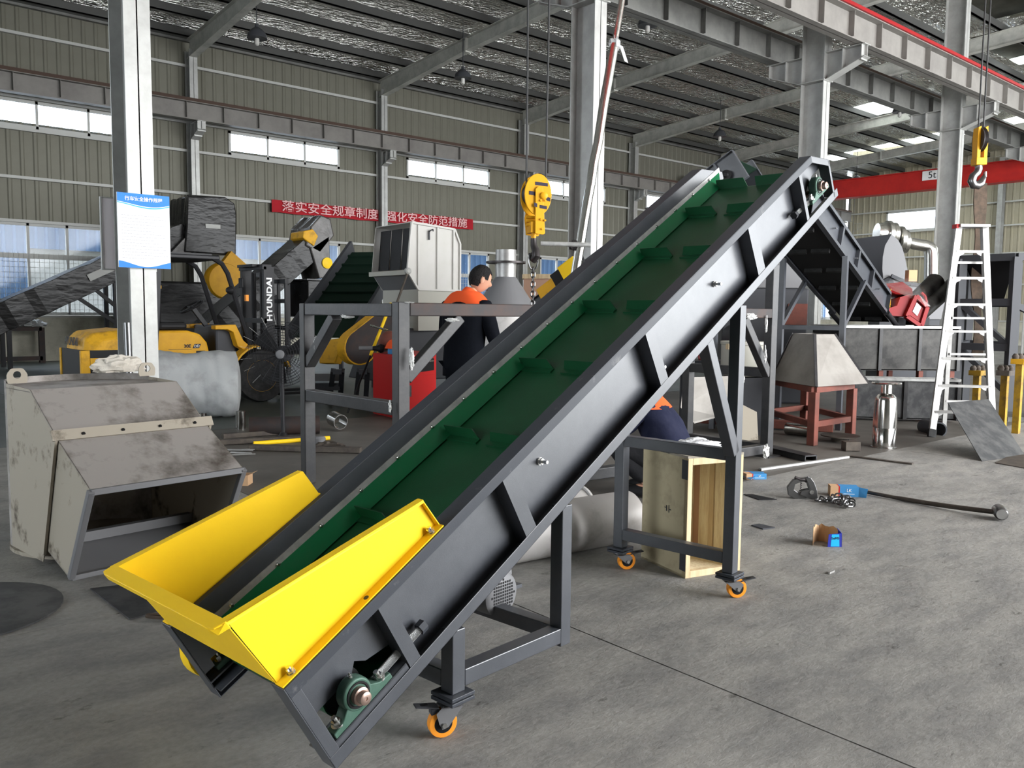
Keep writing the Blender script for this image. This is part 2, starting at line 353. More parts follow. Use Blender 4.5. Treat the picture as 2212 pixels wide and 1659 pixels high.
for x0, x1 in WX:
    if x1 < -1: continue
    for z0, z1, nc in ((1.16, 3.42, 4), (5.71, 6.38, 3)):
        wn += 1; m = MB(); y0, y1 = YW+0.08, YW+0.16; t = 0.035
        for p, q in (((x0, z0), (x1, z0+t*2)), ((x0, z1-t*2), (x1, z1)), ((x0, z0), (x0+t*2, z1)), ((x1-t*2, z0), (x1, z1))):
            m.box((p[0], y0, p[1]), (q[0], y1, q[1]))
        wo = struct(obj('window_%d' % wn, m, 'frame_white'))
        cw = (x1-x0)/nc
        for i in range(1, nc): obj('mullion', MB().box((x0+cw*i-0.03, y0, z0), (x0+cw*i+0.03, y1, z1)), 'frame_white', wo)
        rows = [(z0, z1)]
        if nc == 4:
            zt = z0+1.45; rows = [(z0, zt), (zt, z1)]
            obj('transom', MB().box((x0, y0-0.02, zt-0.06), (x1, y1, zt+0.06)), 'frame_white', wo)
            g = MB()
            for i in range(int((x1-x0)/0.11)): g.box((x0+0.11*i, y0-0.05, z0), (x0+0.11*i+0.008, y0-0.042, zt+0.1))
            for i in range(int((zt-z0)/0.13)): g.box((x0, y0-0.05, z0+0.13*i), (x1, y0-0.042, z0+0.13*i+0.008))
            stuff(obj('security_mesh', g, 'frame_white', wo))
        for i in range(nc):
            for a, b in rows: obj('pane', MB().box((x0+cw*i, y0+0.03, a), (x0+cw*(i+1), y0+0.036, b)), 'glass', wo)
# neighbouring shed seen through the lower windows
nb = thing('neighbouring_shed', 'blue and white corrugated shed outside, seen through the lower windows of the long wall', 'building', (16, YW+5.4, 0))
for i in range(70):
    a = -8+i*0.85
    if i % 7 in (0, 1, 6): obj('shed_sheet', rib_sheet(a, a+0.85, 0, 4.6, YW+5.0, 3, 0.06), 'ext_blue', nb)
    else:
        obj('shed_sheet', rib_sheet(a, a+0.85, 3.1, 4.6, YW+5.0, 3, 0.06), 'ext_blue', nb)
obj('wall', MB().box((-8, YW+5.1, 0), (52, YW+5.5, 4.5)), 'ext_white', nb)
obj('eave', MB().box((-8, YW+4.6, 4.6), (52, YW+5.6, 4.75)), 'ext_white', nb)
obj('yard', MB().box((-12, YW+0.45, -0.1), (60, YW+30, -0.02)), 'ext_white', nb)
# ------------------------------------------------------------------ end wall (right) and the walls behind the viewer
we = struct(obj('wall_right', MB().box((XE+0.3, YF, 0), (XE+0.38, YW+0.4, 1.1)), 'plaster', centre=False))
obj('plinth', MB().box((XE+0.1, YF, 0), (XE+0.3, YW+0.3, 1.1)), 'plaster', we)
EW_ = [(18.0, 21.55), (0.5, 5.0)]
ee = sorted([YF, 23.6]+[v for p in EW_ for v in p])
for a, b in zip(ee[:-1], ee[1:]):
    n = max(1, round((b-a)/0.62))
    for i in range(n):
        p, q = a+(b-a)*i/n, a+(b-a)*(i+1)/n; mid = (p+q)/2
        zs = [(1.1, 10.2)] if not any(u < mid < v for u, v in EW_) else [(1.1, 5.76), (6.80, 10.2)]
        for z0, z1 in zs: obj('wall_sheet', rib_sheet(p, q, z0, z1, XE+0.1, 2, 0.03, True), 'clad_warm', we)
for z in (1.15, 2.9, 4.4, 5.72, 6.84, 7.9):
    obj('girt', MB().box((XE-0.03, YF, z-0.035), (XE+0.06, YW, z+0.035)), 'frame_white', we)
for i, (a, b) in enumerate(EW_):
    wn += 1; m = MB()
    for p, q in (((a, 5.76), (b, 5.84)), ((a, 6.72), (b, 6.80)), ((a, 5.76), (a+.08, 6.80)), ((b-.08, 5.76), (b, 6.80))): m.box((XE+.04, p[0], p[1]), (XE+.12, q[0], q[1]))
    wo = struct(obj('window_%d' % wn, m, 'frame_white'))
    obj('pane', MB().box((XE+.07, a, 5.76), (XE+.076, b, 6.80)), 'glass', wo)
wf = struct(obj('wall_front', MB().box((-12, YF-0.2, 7.2), (XE, YF, 9.0)), 'clad', centre=False))
obj('pier', MB().box((24.2, YF-.2, 0), (24.4, YF, 7.2)), 'clad', wf); obj('pier', MB().box((32.8, YF-.2, 0), (XE, YF, 7.2)), 'clad', wf); obj('pier', MB().box((-12, YF-.2, 0), (5.3, YF, 7.2)), 'clad', wf)
wl = struct(obj('wall_left', MB().box((-12.2, YF, 5.0), (-12, YW+.4, 10.2)), 'clad', centre=False))
obj('pier', MB().box((-12.2, 8.7, 0), (-12, YW+.4, 5)), 'clad', wl); obj('pier', MB().box((-12.2, YF, 0), (-12, -0.7, 5)), 'clad', wl)
for y_ in (15.9, 9.9, 3.9):
    c = thing('wall_column', 'end wall column, %s from the far corner' % {15.9: 'first', 9.9: 'second', 3.9: 'third'}[y_], 'column', (XE-.2, y_, 0))
    for a in (-.17, .17): obj('flange', MB().box((XE-.2+a-.008, y_-.11, 0), (XE-.2+a+.008, y_+.11, 8.9)), 'galv', c)
    obj('web', MB().box((XE-.37, y_-.006, 0), (XE-.03, y_+.006, 8.9)), 'galv', c)
# ------------------------------------------------------------------ roof: rafters, purlins, foil blanket, skylights
RS = 0.062
def rz(y): return 8.22+RS*(23.3-y) if y > YC else 8.22+RS*(23.3-YC)-RS*(YC-y)
SKY = [(22.6, 26.3, 6.2, 9.7), (27.2, 31.5, 8.8, 10.8), (31.2, 33.4, 14.4, 17.0), (34.5, 37.5, 10.6, 13), (38.6, 41.6, 10, 22), (32, 42, -5, 6), (10, 14, -5, -1.5), (20, 24, -5, -1.5)]  # the large strips towards the end wall are added to brighten it
cm = MB(); nx, ny = 116, 62
def _sky(x, y): return any(a <= x <= b and c <= y <= d for a, b, c, d in SKY)
_gx = [-12+58.5*i/nx for i in range(nx+1)]; _gy = [YF-.2+(YW+0.55-YF)*j/ny for j in range(ny+1)]
random.seed(3)
for j in range(ny+1):
    for i in range(nx+1): cm.v.append(V((_gx[i], _gy[j], rz(_gy[j])+0.68-0.05*random.random())))
for j in range(ny):
    for i in range(nx):
        if not _sky((_gx[i]+_gx[i+1])/2, (_gy[j]+_gy[j+1])/2):
            cm.f.append((j*(nx+1)+i, j*(nx+1)+i+1, (j+1)*(nx+1)+i+1, (j+1)*(nx+1)+i))
ceil = struct(obj('ceiling', cm, 'foil', smooth=True, centre=False))
obj('roof_sheet', MB().add([(x, y, rz(y)+0.80) for x, y in ((-12, YF-.3), (26.4, YF-.3), (26.4, YC), (-12, YC))], [(0, 1, 2, 3)]), 'galv_dark', ceil)
obj('roof_sheet', MB().add([(x, y, rz(y)+0.80) for x, y in ((-12, YC), (30.9, YC), (30.9, YW+.6), (-12, YW+.6))], [(0, 1, 2, 3)]), 'galv_dark', ceil)
for a, b, c, d in SKY:
    obj('skylight_panel', MB().add([(x, y, rz(y)+0.69) for x, y in ((a-.3, c-.3), (b+.3, c-.3), (b+.3, d+.3), (a-.3, d+.3))], [(0, 1, 2, 3)]), 'skylight', ceil)
def purl(y): return MB().box((-12, y-0.035, rz(y)+0.40), (XE, y+0.035, rz(y)+0.60)).box((-12, y-0.035, rz(y)+0.40), (XE, y+0.07, rz(y)+0.415))
y = YF+0.5
while y < YW:
    obj('purlin', purl(y), 'purlin', ceil); y += 1.36
for x in bays(-2, 8):
    for ya, yb, s in ((YW-0.1, YC, 1), (YF, YC, -1)):
        m = MB(); n = V((1, 0, 0))
        d0, d1 = (0.60, 0.34); ym = ya+(yb-ya)*0.3
        def zz(yy, dz): return (x, yy, rz(yy)+dz)
        web = [zz(ya, 0.38), zz(ya, 0.38-0.50), zz(ym, 0.38-0.34), zz(yb, 0.38-0.40), zz(yb, 0.38)]
        m.prism([V(p)-n*0.008 for p in web], n*0.016)
        for p, q in ((web[1], web[2]), (web[2], web[3]), (web[0], web[4])): m.beam(p, q, 0.20, 0.016)
        for yy in (ym, ya+(yb-ya)*0.62): m.box((x-.1, yy-.02, rz(yy)+0.0), (x+.1, yy+.02, rz(yy)+0.38))
        raf = obj('rafter', m, 'galv_window_lit', ceil)
        for k in range(1, 5):
            yy = ya+(yb-ya)*k/5.2
            obj('fly_brace', MB().beam((x+.05, yy, rz(yy)+0.06), (x+0.55, yy, rz(yy)+0.46), 0.05, 0.05), 'purlin', raf)
# eave beam under the roof edge
obj('eave_beam', MB().box((-12, YW-0.02, 8.56), (XE, YW+0.10, 8.78)).box((-12, YW-0.25, 8.62), (XE, YW-0.02, 8.66)), 'galv_dark', ceil)
# ------------------------------------------------------------------ columns and crane runways
ORD = ['first', 'second', 'third', 'fourth', 'fifth', 'sixth', 'seventh', 'eighth', 'ninth']
def hcol(x, y, b, d, z1, parent, t=0.012):
    m = MB(); m.box((x-b/2, y-d/2, 0), (x+b/2, y-d/2+t*1.4, z1)); obj('flange', m, 'galv', parent)
    obj('flange', MB().box((x-b/2, y+d/2-t*1.4, 0), (x+b/2, y+d/2, z1)), 'galv', parent)
    obj('web', MB().box((x-t/2, y-d/2, 0), (x+t/2, y+d/2, z1)), 'galv', parent)
    obj('base_plate', MB().box((x-b/2-.06, y-d/2-.06, 0), (x+b/2+.06, y+d/2+.06, 0.02)), 'galv', parent)
def bracket(x, y0, y1, zt, h, parent):
    s = 1 if y1 > y0 else -1; m = MB(); n = V((0.012, 0, 0))
    m.prism([V((x-.006, y0, zt-h)), V((x-.006, y0, zt)), V((x-.006, y1, zt)), V((x-.006, y1, zt-0.22))], n)
    m.box((x-.11, min(y0, y1), zt-.014), (x+.11, max(y0, y1), zt))
    m.beam((x, y0, zt-h), (x, y1, zt-.22), 0.22, 0.014)
    for f in (0.45, 0.92): yy = y0+(y1-y0)*f; m.box((x-.11, yy-.006, zt-.26-(1-f)*.2), (x+.11, yy+.006, zt))
    obj('bracket', m, 'galv', parent)
for k, x in enumerate(bays(-1, 8)):
    if k == 0: lab = 'galvanised steel wall column outside the left edge of the picture'
    lab = 'galvanised wall column of the long wall, %s from the left' % ORD[k]
    if k == 3: lab = 'galvanised wall column that interrupts the red slogan banner'
    c = thing('wall_column', lab, 'column', (x, YW-.15, 0), 'columns along the long wall')
    hcol(x, YW-.15, 0.22, 0.34, rz(YW)+0.1, c); bracket(x, YW-.32, YW-.86, 6.34, 0.42, c)
CL = ['steel column on the left carrying the blue and white notice board', 'mottled steel column with the leaning foil-wrapped pole in front', 'galvanised steel column rising behind the head of the conveyor', 'galvanised steel column behind the ladder and the hanging crane hook', 'steel column farther right outside the picture']
for x, lab in zip((2.585, 8.71, 14.70, 20.70, 26.70), CL):
    c = thing('steel_column', lab, 'column', (x, YC, 0), 'columns between the two bays')
    hcol(x, YC, 0.235, 0.46, rz(YC)+0.3, c); bracket(x, YC-.23, YC-.98, 6.12, 0.5, c); bracket(x, YC+.23, YC+.98, 6.12, 0.5, c)
    obj('cap_plate', MB().box((x-.16, YC-.26, 5.62), (x+.16, YC+.26, 5.634)), 'galv', c)
def runway(name, y, zb, zt, label, red, x0=-10.0, x1=XE-1, side=-1, dark=False):
    t = thing(name, label, 'crane beam', ((x0+x1)/2, y, zb))
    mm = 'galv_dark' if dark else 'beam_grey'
    obj('web', MB().box((x0, y-.006, zb), (x1, y+.006, zt)), mm, t)
    obj('bottom_flange', MB().box((x0, y-.12, zb), (x1, y+.12, zb+.016)), mm, t)
    obj('top_flange', MB().box((x0, y-.15, zt-.016), (x1, y+.15, zt)), mm, t)
    obj('rail', MB().box((x0, y-.045, zt), (x1, y+.045, zt+.11)), 'rust_rail', t)
    m = MB(); x = x0+.3
    while x < x1-.2:
        if x > -3: obj('stiffener', MB().box((x-.005, y-.11, zb+.05), (x+.005, y+.11, zt-.016)), mm, t)
        x += 1.0
    if red:
        obj('conductor_bar', MB().box((x0, y+side*.17-.02, zt+.0), (x1, y+side*.17+.02, zt+.06)), 'red_dark', t)
    return t
runway('crane_runway', YW-.72, 6.34, 6.80, 'long crane runway beam along the long wall above its upper windows', False)
runway('crane_runway', YC-.82, 6.13, 6.62, 'near crane runway beam with a red conductor bar along its top', True)
runway('crane_runway', YC+.82, 6.13, 6.62, 'shaded crane runway beam behind the one with the red bar', False, dark=True)  # shade of the rear beam is put into its darker grey
# red crane bridge over the far bay
t = thing('crane_bridge', 'red overhead crane girder marked 5t spanning the far bay', 'crane', (31, 15.7, 5.83))
obj('girder', MB().box((30.85, 9.58, 5.83), (31.15, 22.7, 6.46)), 'crane_red', t)
obj('flange', MB().box((30.75, 9.58, 5.80), (31.25, 22.7, 5.83)), 'crane_red', t); obj('flange', MB().box((30.75, 9.58, 6.46), (31.25, 22.7, 6.49)), 'crane_red', t)
obj('end_truck', MB().box((29.6, 9.2, 6.74), (32.4, 9.6, 7.0)), 'crane_red', t); obj('end_truck', MB().box((29.6, 22.68, 6.92), (32.4, 23.1, 7.2)), 'crane_red', t)
q = pl(2013, 378, (30.8, 0, 0), V((1, 0, 0)))
pn = obj('load_plate', MB().box((30.82, q.y-.34, q.z-.16), (30.845, q.y+.34, q.z+.16)), 'paper', t)
text('lettering', '5t', 0.34, (30.815, q.y, q.z), (0, -1, 0), (0, 0, 1), 'dark_ink', pn)
# red crane bridge over the near bay that carries the hook blocks (above the frame)
LAMPS = [((555, 72), 7.9), ((1000, 160), 7.9), ((1555, 288), 7.9), ((1399, 45), 8.3), ((1944, 235), 8.2), ((1850, 385), 7.8)]
LL = ['leftmost bell pendant lamp under the roof', 'pendant lamp under the roof above the yellow hook block', 'pendant lamp below the rafters near the top end of the far conveyor', 'pendant lamp at the top edge right of the leaning pole', 'domed pendant lamp between the two right-hand columns', 'lowest and farthest pendant lamp just above the red crane girder']
for (px, z), lb in zip(LAMPS, LL):
    p = gd(px[0], px[1], z); top = rz(p.y)+0.66
    t = thing('pendant_lamp', lb, 'lamp', (p.x, p.y, z-.25), 'pendant lamps under the roof')
    obj('rod', MB().cyl((p.x, p.y, z+.16), (p.x, p.y, top), 0.012, n=6), 'dark_grey', t)
    obj('shade', MB().lathe((p.x, p.y, z), Z, [(0.24, -.12), (0.22, -.02), (0.15, .07), (0.05, .14), (0.05, .2)], 16), 'dark_grey', t, True)
    obj('bulb', MB().lathe((p.x, p.y, z-.12), Z, [(0.03, -.16), (0.055, -.13), (0.055, -.02), (0.04, 0.02)], 10), 'white_paint', t, True)
# ------------------------------------------------------------------ the belt conveyor
TH, INC = radians(6.8), radians(30)
ES = V((cos(TH)*cos(INC), sin(TH)*cos(INC), sin(INC))); EW = V((-sin(TH), cos(TH), 0)); EN = ES.cross(EW)
OC = V((1.53, 2.06, 0)); HX = V((cos(TH), sin(TH), 0))
CM = Matrix((ES, EW, EN)).transposed().to_4x4(); CM.translation = OC
HM = Matrix((HX, EW, Z)).transposed().to_4x4(); HM.translation = OC       # level frame: run, width, height
def C(): return MB(CM)
def Hh(): return MB(HM)
cv = thing('belt_conveyor', 'inclined dark grey belt conveyor with green cleated belt on orange casters', 'conveyor', OC+HX*1.0+EW*.35)
S0, S1, WT, T = -0.33, 3.467, 0.695, 0.005
def side(near):
    a = (lambda w_: w_) if near else (lambda w_: WT-w_)
    def bx(m, s0, s1, w0, w1, n0, n1): m.box((s0, min(a(w0), a(w1)), n0), (s1, max(a(w0), a(w1)), n1))
    # web with the cut-outs for the bearings at both ends
    m = C(); wv = a(0.0605); th = 0.004*(1 if near else -1)
    out = [(S0, .612), (3.262, .612), (S1, .510), (S1, .47), (3.36, .47), (3.20, .40), (3.20, .36), (3.14, .36), (3.14, .291), (0.03, .291), (0.03, .40), (-0.08, .43), (-0.11, .46), (-0.14, .43), (-.292, .43), (-.292, .40), (S0, .40)]
    m.prism([(s_, wv, n_) for s_, n_ in out], (0, th, 0))
    sp = obj('side_plate', m, 'grey_paint', cv)
    m = C()                                                     # folded flanges with lips
    bx(m, S0, 3.262, 0, .0625, .610, .614); bx(m, S0, 3.262, 0, .004, .576, .611)
    obj('top_flange', m, 'grey_paint_worn', cv, bevel=.0015)
    m = C(); bx(m, S0, 3.505, 0, .0625, .289, .293); bx(m, S0-.004, 3.505, 0, .004, .289, .333)
    obj('bottom_flange', m, 'grey_paint', cv, bevel=.0015)
    m = C(); bx(m, S0-.004, S0, 0, .0625, .289, .614); bx(m, S0, S0+.036, 0, .004, .333, .576)
    obj('end_flange', m, 'grey_paint', cv, bevel=.0015)
    m = C(); p = V((3.262, 0, .614)); q = V((S1, 0, .510)); d = (q-p)
    pr = [(3.262, a(0), .614), (S1, a(0), .510), (S1, a(.0625), .510), (3.262, a(.0625), .614)]
    m.prism(pr, (-.002, 0, -.004)); m.prism([(3.262, a(0), .614), (S1, a(0), .510), (S1-.004, a(0), .474), (3.262, a(0), .576)], (0, .004 if near else -.004, 0))
    bx(m, S1-.004, S1, 0, .0625, .30, .512); bx(m, S1-.02, S1, 0, .004, .30, .512)
    obj('head_flange', m, 'grey_paint', cv, bevel=.0015)
    for s_, wd in ((.005, .045), (.60, .058), (1.54, .060), (2.49, .075), (3.09, .030)):
        m = C(); bx(m, s_, s_+wd, .002, .006, .293, .611); bx(m, s_, s_+.004, .004, .060, .293, .611)
        obj('stiffener', m, 'grey_paint', cv)
    # slotted bearing seat, take-up screw and pillow block at the tail
    m = C(); bx(m, S0, .0, .004, .058, .352, .358); bx(m, S0, .0, .004, .009, .335, .358); bx(m, S0, 0, .004, .10, .333, .337)
    obj('bearing_seat', m, 'grey_paint', cv)
    m = C(); bx(m, -.285, -.23, .02, .032, .3582, .3592); obj('seat_slot', m, 'black', cv)
    for sb, nb, sc in ((-.172, .413, 1), (3.305, .43, 1)):
        g = C(); g.lathe((sb, a(.002), nb), (0, (1 if near else -1), 0), [(.046, 0), (.050, .006), (.050, .036), (.046, .042)], 28)
        ft = [(-.115, -.055), (-.115, -.036), (-.075, -.030), (-.046, -.008), (.046, -.008), (.075, -.030), (.115, -.036), (.115, -.055)]
        g.prism([(sb+u, a(.004), nb+v_) for u, v_ in ft], (0, .040 if near else -.040, 0))
        pb = obj('pillow_block', g, 'bearing_green', cv, True, bevel=.003)
        dirn = -1 if near else 1
        obj('bearing_ring', C().lathe((sb, a(.001), nb), (0, dirn, 0), [(.039, -.004), (.039, .002), (.034, .002), (.030, -.002)], 24), 'bearing_dark', pb, True)
        obj('shaft_collar', C().lathe((sb, a(.0), nb), (0, dirn, 0), [(.026, 0), (.026, .014), (.022, .016)], 24), 'shaft', pb, True)
        obj('shaft_end', C().lathe((sb, a(.0), nb), (0, dirn, 0), [(.019, 0), (.019, .034), (.016, .036), (.005, .036), (.004, .033)], 24), 'shaft', pb, True)
        for u in (-.085, .085):
            b = C(); b.hexnut((sb+u, a(.022), nb-.034), (sb+u, a(.022), nb-.018), .014).cyl((sb+u, a(.022), nb-.036), (sb+u, a(.022), nb-.032), .019, n=14).cyl((sb+u, a(.022), nb-.02), (sb+u, a(.022), nb-.006), .008, n=10)
            obj('block_bolt', b, 'bolt', pb)
        obj('grease_nipple', C().lathe((sb+.012, a(.02), nb+.048), (.2, 0, 1), [(.006, 0), (.006, .008), (.003, .01), (.004, .016), (.002, .018)], 8), 'bolt', pb, True)
    obj('take_up_screw', C().cyl((-.10, a(.03), .383), (.105, a(.03), .385), .0125, n=16), 'thread', cv, True)
    obj('screw_head', C().hexnut((.10, a(.03), .385), (.125, a(.03), .385), .020), 'grey_paint_worn', cv)
    obj('take_up_screw', C().cyl((3.03, a(.03), .398), (3.22, a(.03), .386), .0115, n=16), 'thread', cv, True)
    obj('screw_head', C().hexnut((3.01, a(.03), .400), (3.034, a(.03), .398), .019), 'dark_grey', cv)
    # rivets of the skirt and idler bolts through the web
    k = 0
    for i in range(24):
        s_ = -.30+i*.152
        if s_ > 3.4: break
        obj('rivet', C().lathe((s_, a(.060), .548), (0, -1 if near else 1, 0), [(.0055, 0), (.005, .003), (.002, .0045)], 8), 'bolt', cv, True)
    for s_, n_ in ((.83, .475), (2.19, .45), (1.63, .365)):
        b = C(); dd = -1 if near else 1; y0 = a(.060)
        b.cyl((s_, y0, n_), (s_, y0+dd*.006, n_), .014, n=16).hexnut((s_, y0+dd*.006, n_), (s_, y0+dd*.016, n_), .012).cyl((s_, y0+dd*.016, n_), (s_, y0+dd*.038, n_), .0065, n=10)
        obj('idler_bolt', b, 'bolt', cv)
side(True); side(False)
# belt as a loop round two drums, skirts and cleats
NB = .465; RB = .075; W0, W1 = .085, .605
m = C(); prof = [(-.172+RB*cos(t), .413-.023+RB*sin(t)) for t in [pi*1.5-pi*i/14 for i in range(15)]]
prof += [(3.305+RB*cos(t), .39+RB*sin(t)) for t in [pi/2-pi*i/14 for i in range(15)]]
rings = []
for off in (0, -.005):
    for w_ in ((W0, W1) if off == 0 else (W1, W0)):
        ring = []
        for s_, n_ in prof:
            c_ = V((min(max(s_, -.172), 3.305), .39)); d = V((s_, n_))-c_; d.normalize(); ring.append((s_+d.x*off, w_, n_+d.y*off))
        rings.append(ring)
rings.append(rings[0]); m.loft(rings, cap=False)
obj('belt', m, 'belt_green', cv, True)
for s_ in (-.172, 3.305):
    obj('drum', C().cyl((s_, W0+.01, .39), (s_, W1-.01, .39), RB-.006, n=32), 'rubber', cv, True)
    obj('drum_shaft', C().cyl((s_, .05, .39), (s_, WT-.05, .39), .018, n=16), 'shaft', cv, True)
obj('slider_bed', C().box((-.08, .07, NB-.03), (3.22, .62, NB-.008)), 'grey_paint', cv)
for s_ in (.4, 1.2, 2.0, 2.8):
    obj('return_roller', C().cyl((s_, .07, .30), (s_, .62, .30), .02, n=14), 'dark_grey', cv, True)
for sg, wa, wb in ((1, .632, .585), (-1, .063, .108)):
    sk = obj('skirt', C().add([(-.2, wa, .52), (3.43, wa, .52), (3.33, wb, NB+.003), (-.2, wb, NB+.003), (-.2, wa-sg*.004, .524), (3.43, wa-sg*.004, .524), (3.33, wb-sg*.004, NB+.006), (-.2, wb-sg*.004, NB+.006)], [(0, 1, 2, 3), (4, 5, 6, 7), (0, 1, 5, 4), (1, 2, 6, 5), (2, 3, 7, 6), (3, 0, 4, 7)]), 'skirt_green', cv)
    y0 = .6305 if sg > 0 else .0645
    obj('skirt_strip', C().box((-.25, min(y0, y0-sg*.003), .512), (3.44, max(y0, y0-sg*.003), .548)), 'strip_steel', cv)
    for i in range(18):
        s_ = -.15+i*.203
        obj('skirt_bolt', C().lathe((s_, y0-sg*.003, .530), (0, -sg, 0), [(.009, 0), (.009, .004), (.006, .009), (.002, .010)], 10), 'bolt', cv, True)
for s_ in (-.1, .39, .90, 1.41, 1.92, 2.46, 2.95):
    for wa, wb in ((.418, .598), (.10, .365)):
        g = C(); tp = [(s_, wa, NB+.001), (s_, wb, NB+.001), (s_, wb-(.0 if wb > .5 else .022), NB+.052), (s_, wa+(.022 if wb > .5 else .0), NB+.052)]
        g.prism(tp, (.004, 0, 0)).box((s_-.026, wa, NB+.0005), (s_+.004, wb, NB+.007))
        obj('cleat', g, 'belt_green', cv)
for wa, wb in ((.41, .598), (.10, .36)):
    g = C(); t = radians(82); b0 = V((3.305+RB*cos(t), 0, .39+RB*sin(t))); nn = V((cos(t), 0, sin(t)))
    g.prism([b0+V((0, wa, 0)), b0+V((0, wb, 0)), b0+V((0, wb, 0))+nn*.052, b0+V((0, wa+.02, 0))+nn*.052], (.004, 0, 0)); obj('cleat', g, 'belt_green', cv)
# drive motor under the frame with its perforated fan cowl
g = Hh(); g.cyl((.52, .46, .30), (.70, .46, .30), .075, n=24)
mo = obj('drive_motor', g, 'mid_grey', cv, True)
# ------- support frame of square tube
def bm_(name, p, q, wd=.055, h=.055, par=None, mt='grey_paint'):
    return obj(name, Hh().beam(p, q, wd, h, (0, 1, 0)), mt, par or cv, bevel=.003)
def hz(x, extra=0): return (.289+EN.z*0)  # unused
def under(x): return x*math.tan(INC)+.289/cos(INC)          # underside height of the bottom flange at run x
NW, FW = .030, .665
for wc in (NW, FW):
    bm_('leg', (.038, wc, .145), (.038, wc, under(.038)-.004))
    bm_('leg', (.575, wc, .145), (.575, wc, under(.575)-.004))
    bm_('leg', (1.853, wc, .125), (1.853, wc, under(1.80)+.02))
    bm_('base_rail', (.066, wc, .186), (.548, wc, .186))
    bm_('brace', (1.555, wc, under(1.56)), (1.835, wc, .70))
for x, z in ((.038, .186), (.575, .186), (1.853, .195), (1.853, .69)):
    bm_('cross_beam', (x, NW+.028, z), (x, FW-.028, z))
bm_('cross_beam', (.575, NW+.028, under(.575)-.05), (.575, FW-.028, under(.575)-.05))
obj('motor_bracket', Hh().box((.42, .40, .22), (.78, .52, .235)), 'grey_paint', cv)
fc = obj('fan_cowl', Hh().lathe((.60, .36, .245), (0, -1, 0), [(.085, -.16), (.09, -.04), (.088, .012), (.075, .022)], 28), 'mid_grey', cv, True)
gr = Hh()
for i in range(-5, 6):
    for j in range(-5, 6):
        if i*i+j*j < 26: gr.box((.60+i*.0125-.0042, .337, .245+j*.0125-.0042), (.60+i*.0125+.0042, .3385, .245+j*.0125+.0042))
stuff(obj('cowl_grille', gr, 'black', fc))
# swivel casters
def caster(x, w_, ang, zt):
    ct = Hh(); b = .05
    ct.box((x-b, w_-b, zt-.012), (x+b, w_+b, zt)).box((x-b, w_-b, zt-.028), (x+b, w_+b, zt-.016)); pt = obj('caster', ct, 'grey_paint_worn', cv, bevel=.002)
    d = V((cos(ang), sin(ang), 0)); e = V((-sin(ang), cos(ang), 0)); R = .047; k = V((x, w_, 0)); ax = k+d*.036+V((0, 0, R))
    obj('swivel', Hh().lathe((x, w_, zt-.028), (0, 0, -1), [(.036, 0), (.038, .006), (.03, .016)], 18), 'chrome_dark', pt, True)
    fk = Hh()
    for s_ in (-1, 1):
        o_ = e*(s_*.024); q = [k-d*.028+V((0, 0, zt-.042)), k+d*.045+V((0, 0, zt-.042)), k+d*.062+V((0, 0, zt-.058)), ax+d*.016+V((0, 0, .004)), ax+d*.006+V((0, 0, -.014)), ax-d*.014+V((0, 0, -.008))]
        fk.prism([x_+o_-e*.0015 for x_ in q], e*.003)
    fk.obox(k+d*.008+V((0, 0, zt-.043)), d*.036, e*.0255, V((0, 0, .0015)))
    obj('fork', fk, 'mid_grey', pt)
    obj('tread', Hh().lathe(ax-e*.016, e, [(R-.010, 0), (R-.002, .001), (R, .006), (R, .026), (R-.002, .031), (R-.010, .032)], 28), 'orange_pu', pt, True)
    obj('hub', Hh().lathe(ax-e*.0168, e, [(.006, 0), (R-.011, .001), (R-.011, .0326), (.006, .0336)], 24), 'black', pt, True)
    obj('axle_nut', Hh().hexnut(ax-e*.032, ax+e*.032, .009), 'bolt', pt)
    bk = Hh(); c0 = k+d*.052+V((0, 0, zt-.045)); q0 = [c0-e*.022, c0+d*.075-e*.016+V((0, 0, .012)), c0+d*.075+e*.016+V((0, 0, .012)), c0+e*.022]
    bk.prism(q0, (0, 0, .005)).obox(c0+d*.01+V((0, 0, -.010)), d*.014, e*.015, V((0, 0, .010)))
    br = obj('brake_pedal', bk, 'dark_grey', pt, bevel=.002)
    obj('pedal_slot', Hh().obox(c0+d*.045+V((0, 0, .0135)), d*.012, e*.007, V((0, 0, .0006))), 'black', br)
caster(.038, NW, radians(155), .145)
caster(1.853, NW, radians(-38), .125)
caster(1.853, FW, radians(-34), .125)
caster(.038, FW, radians(150), .145)
# yellow round motor cover that peeks out behind the tail
obj('motor_cover', Hh().lathe((-.395, .72, .235), (0, 1, 0), [(.115, -.02), (.118, .03), (.10, .07), (.02, .08)], 28), 'yellow_paint', cv, True)
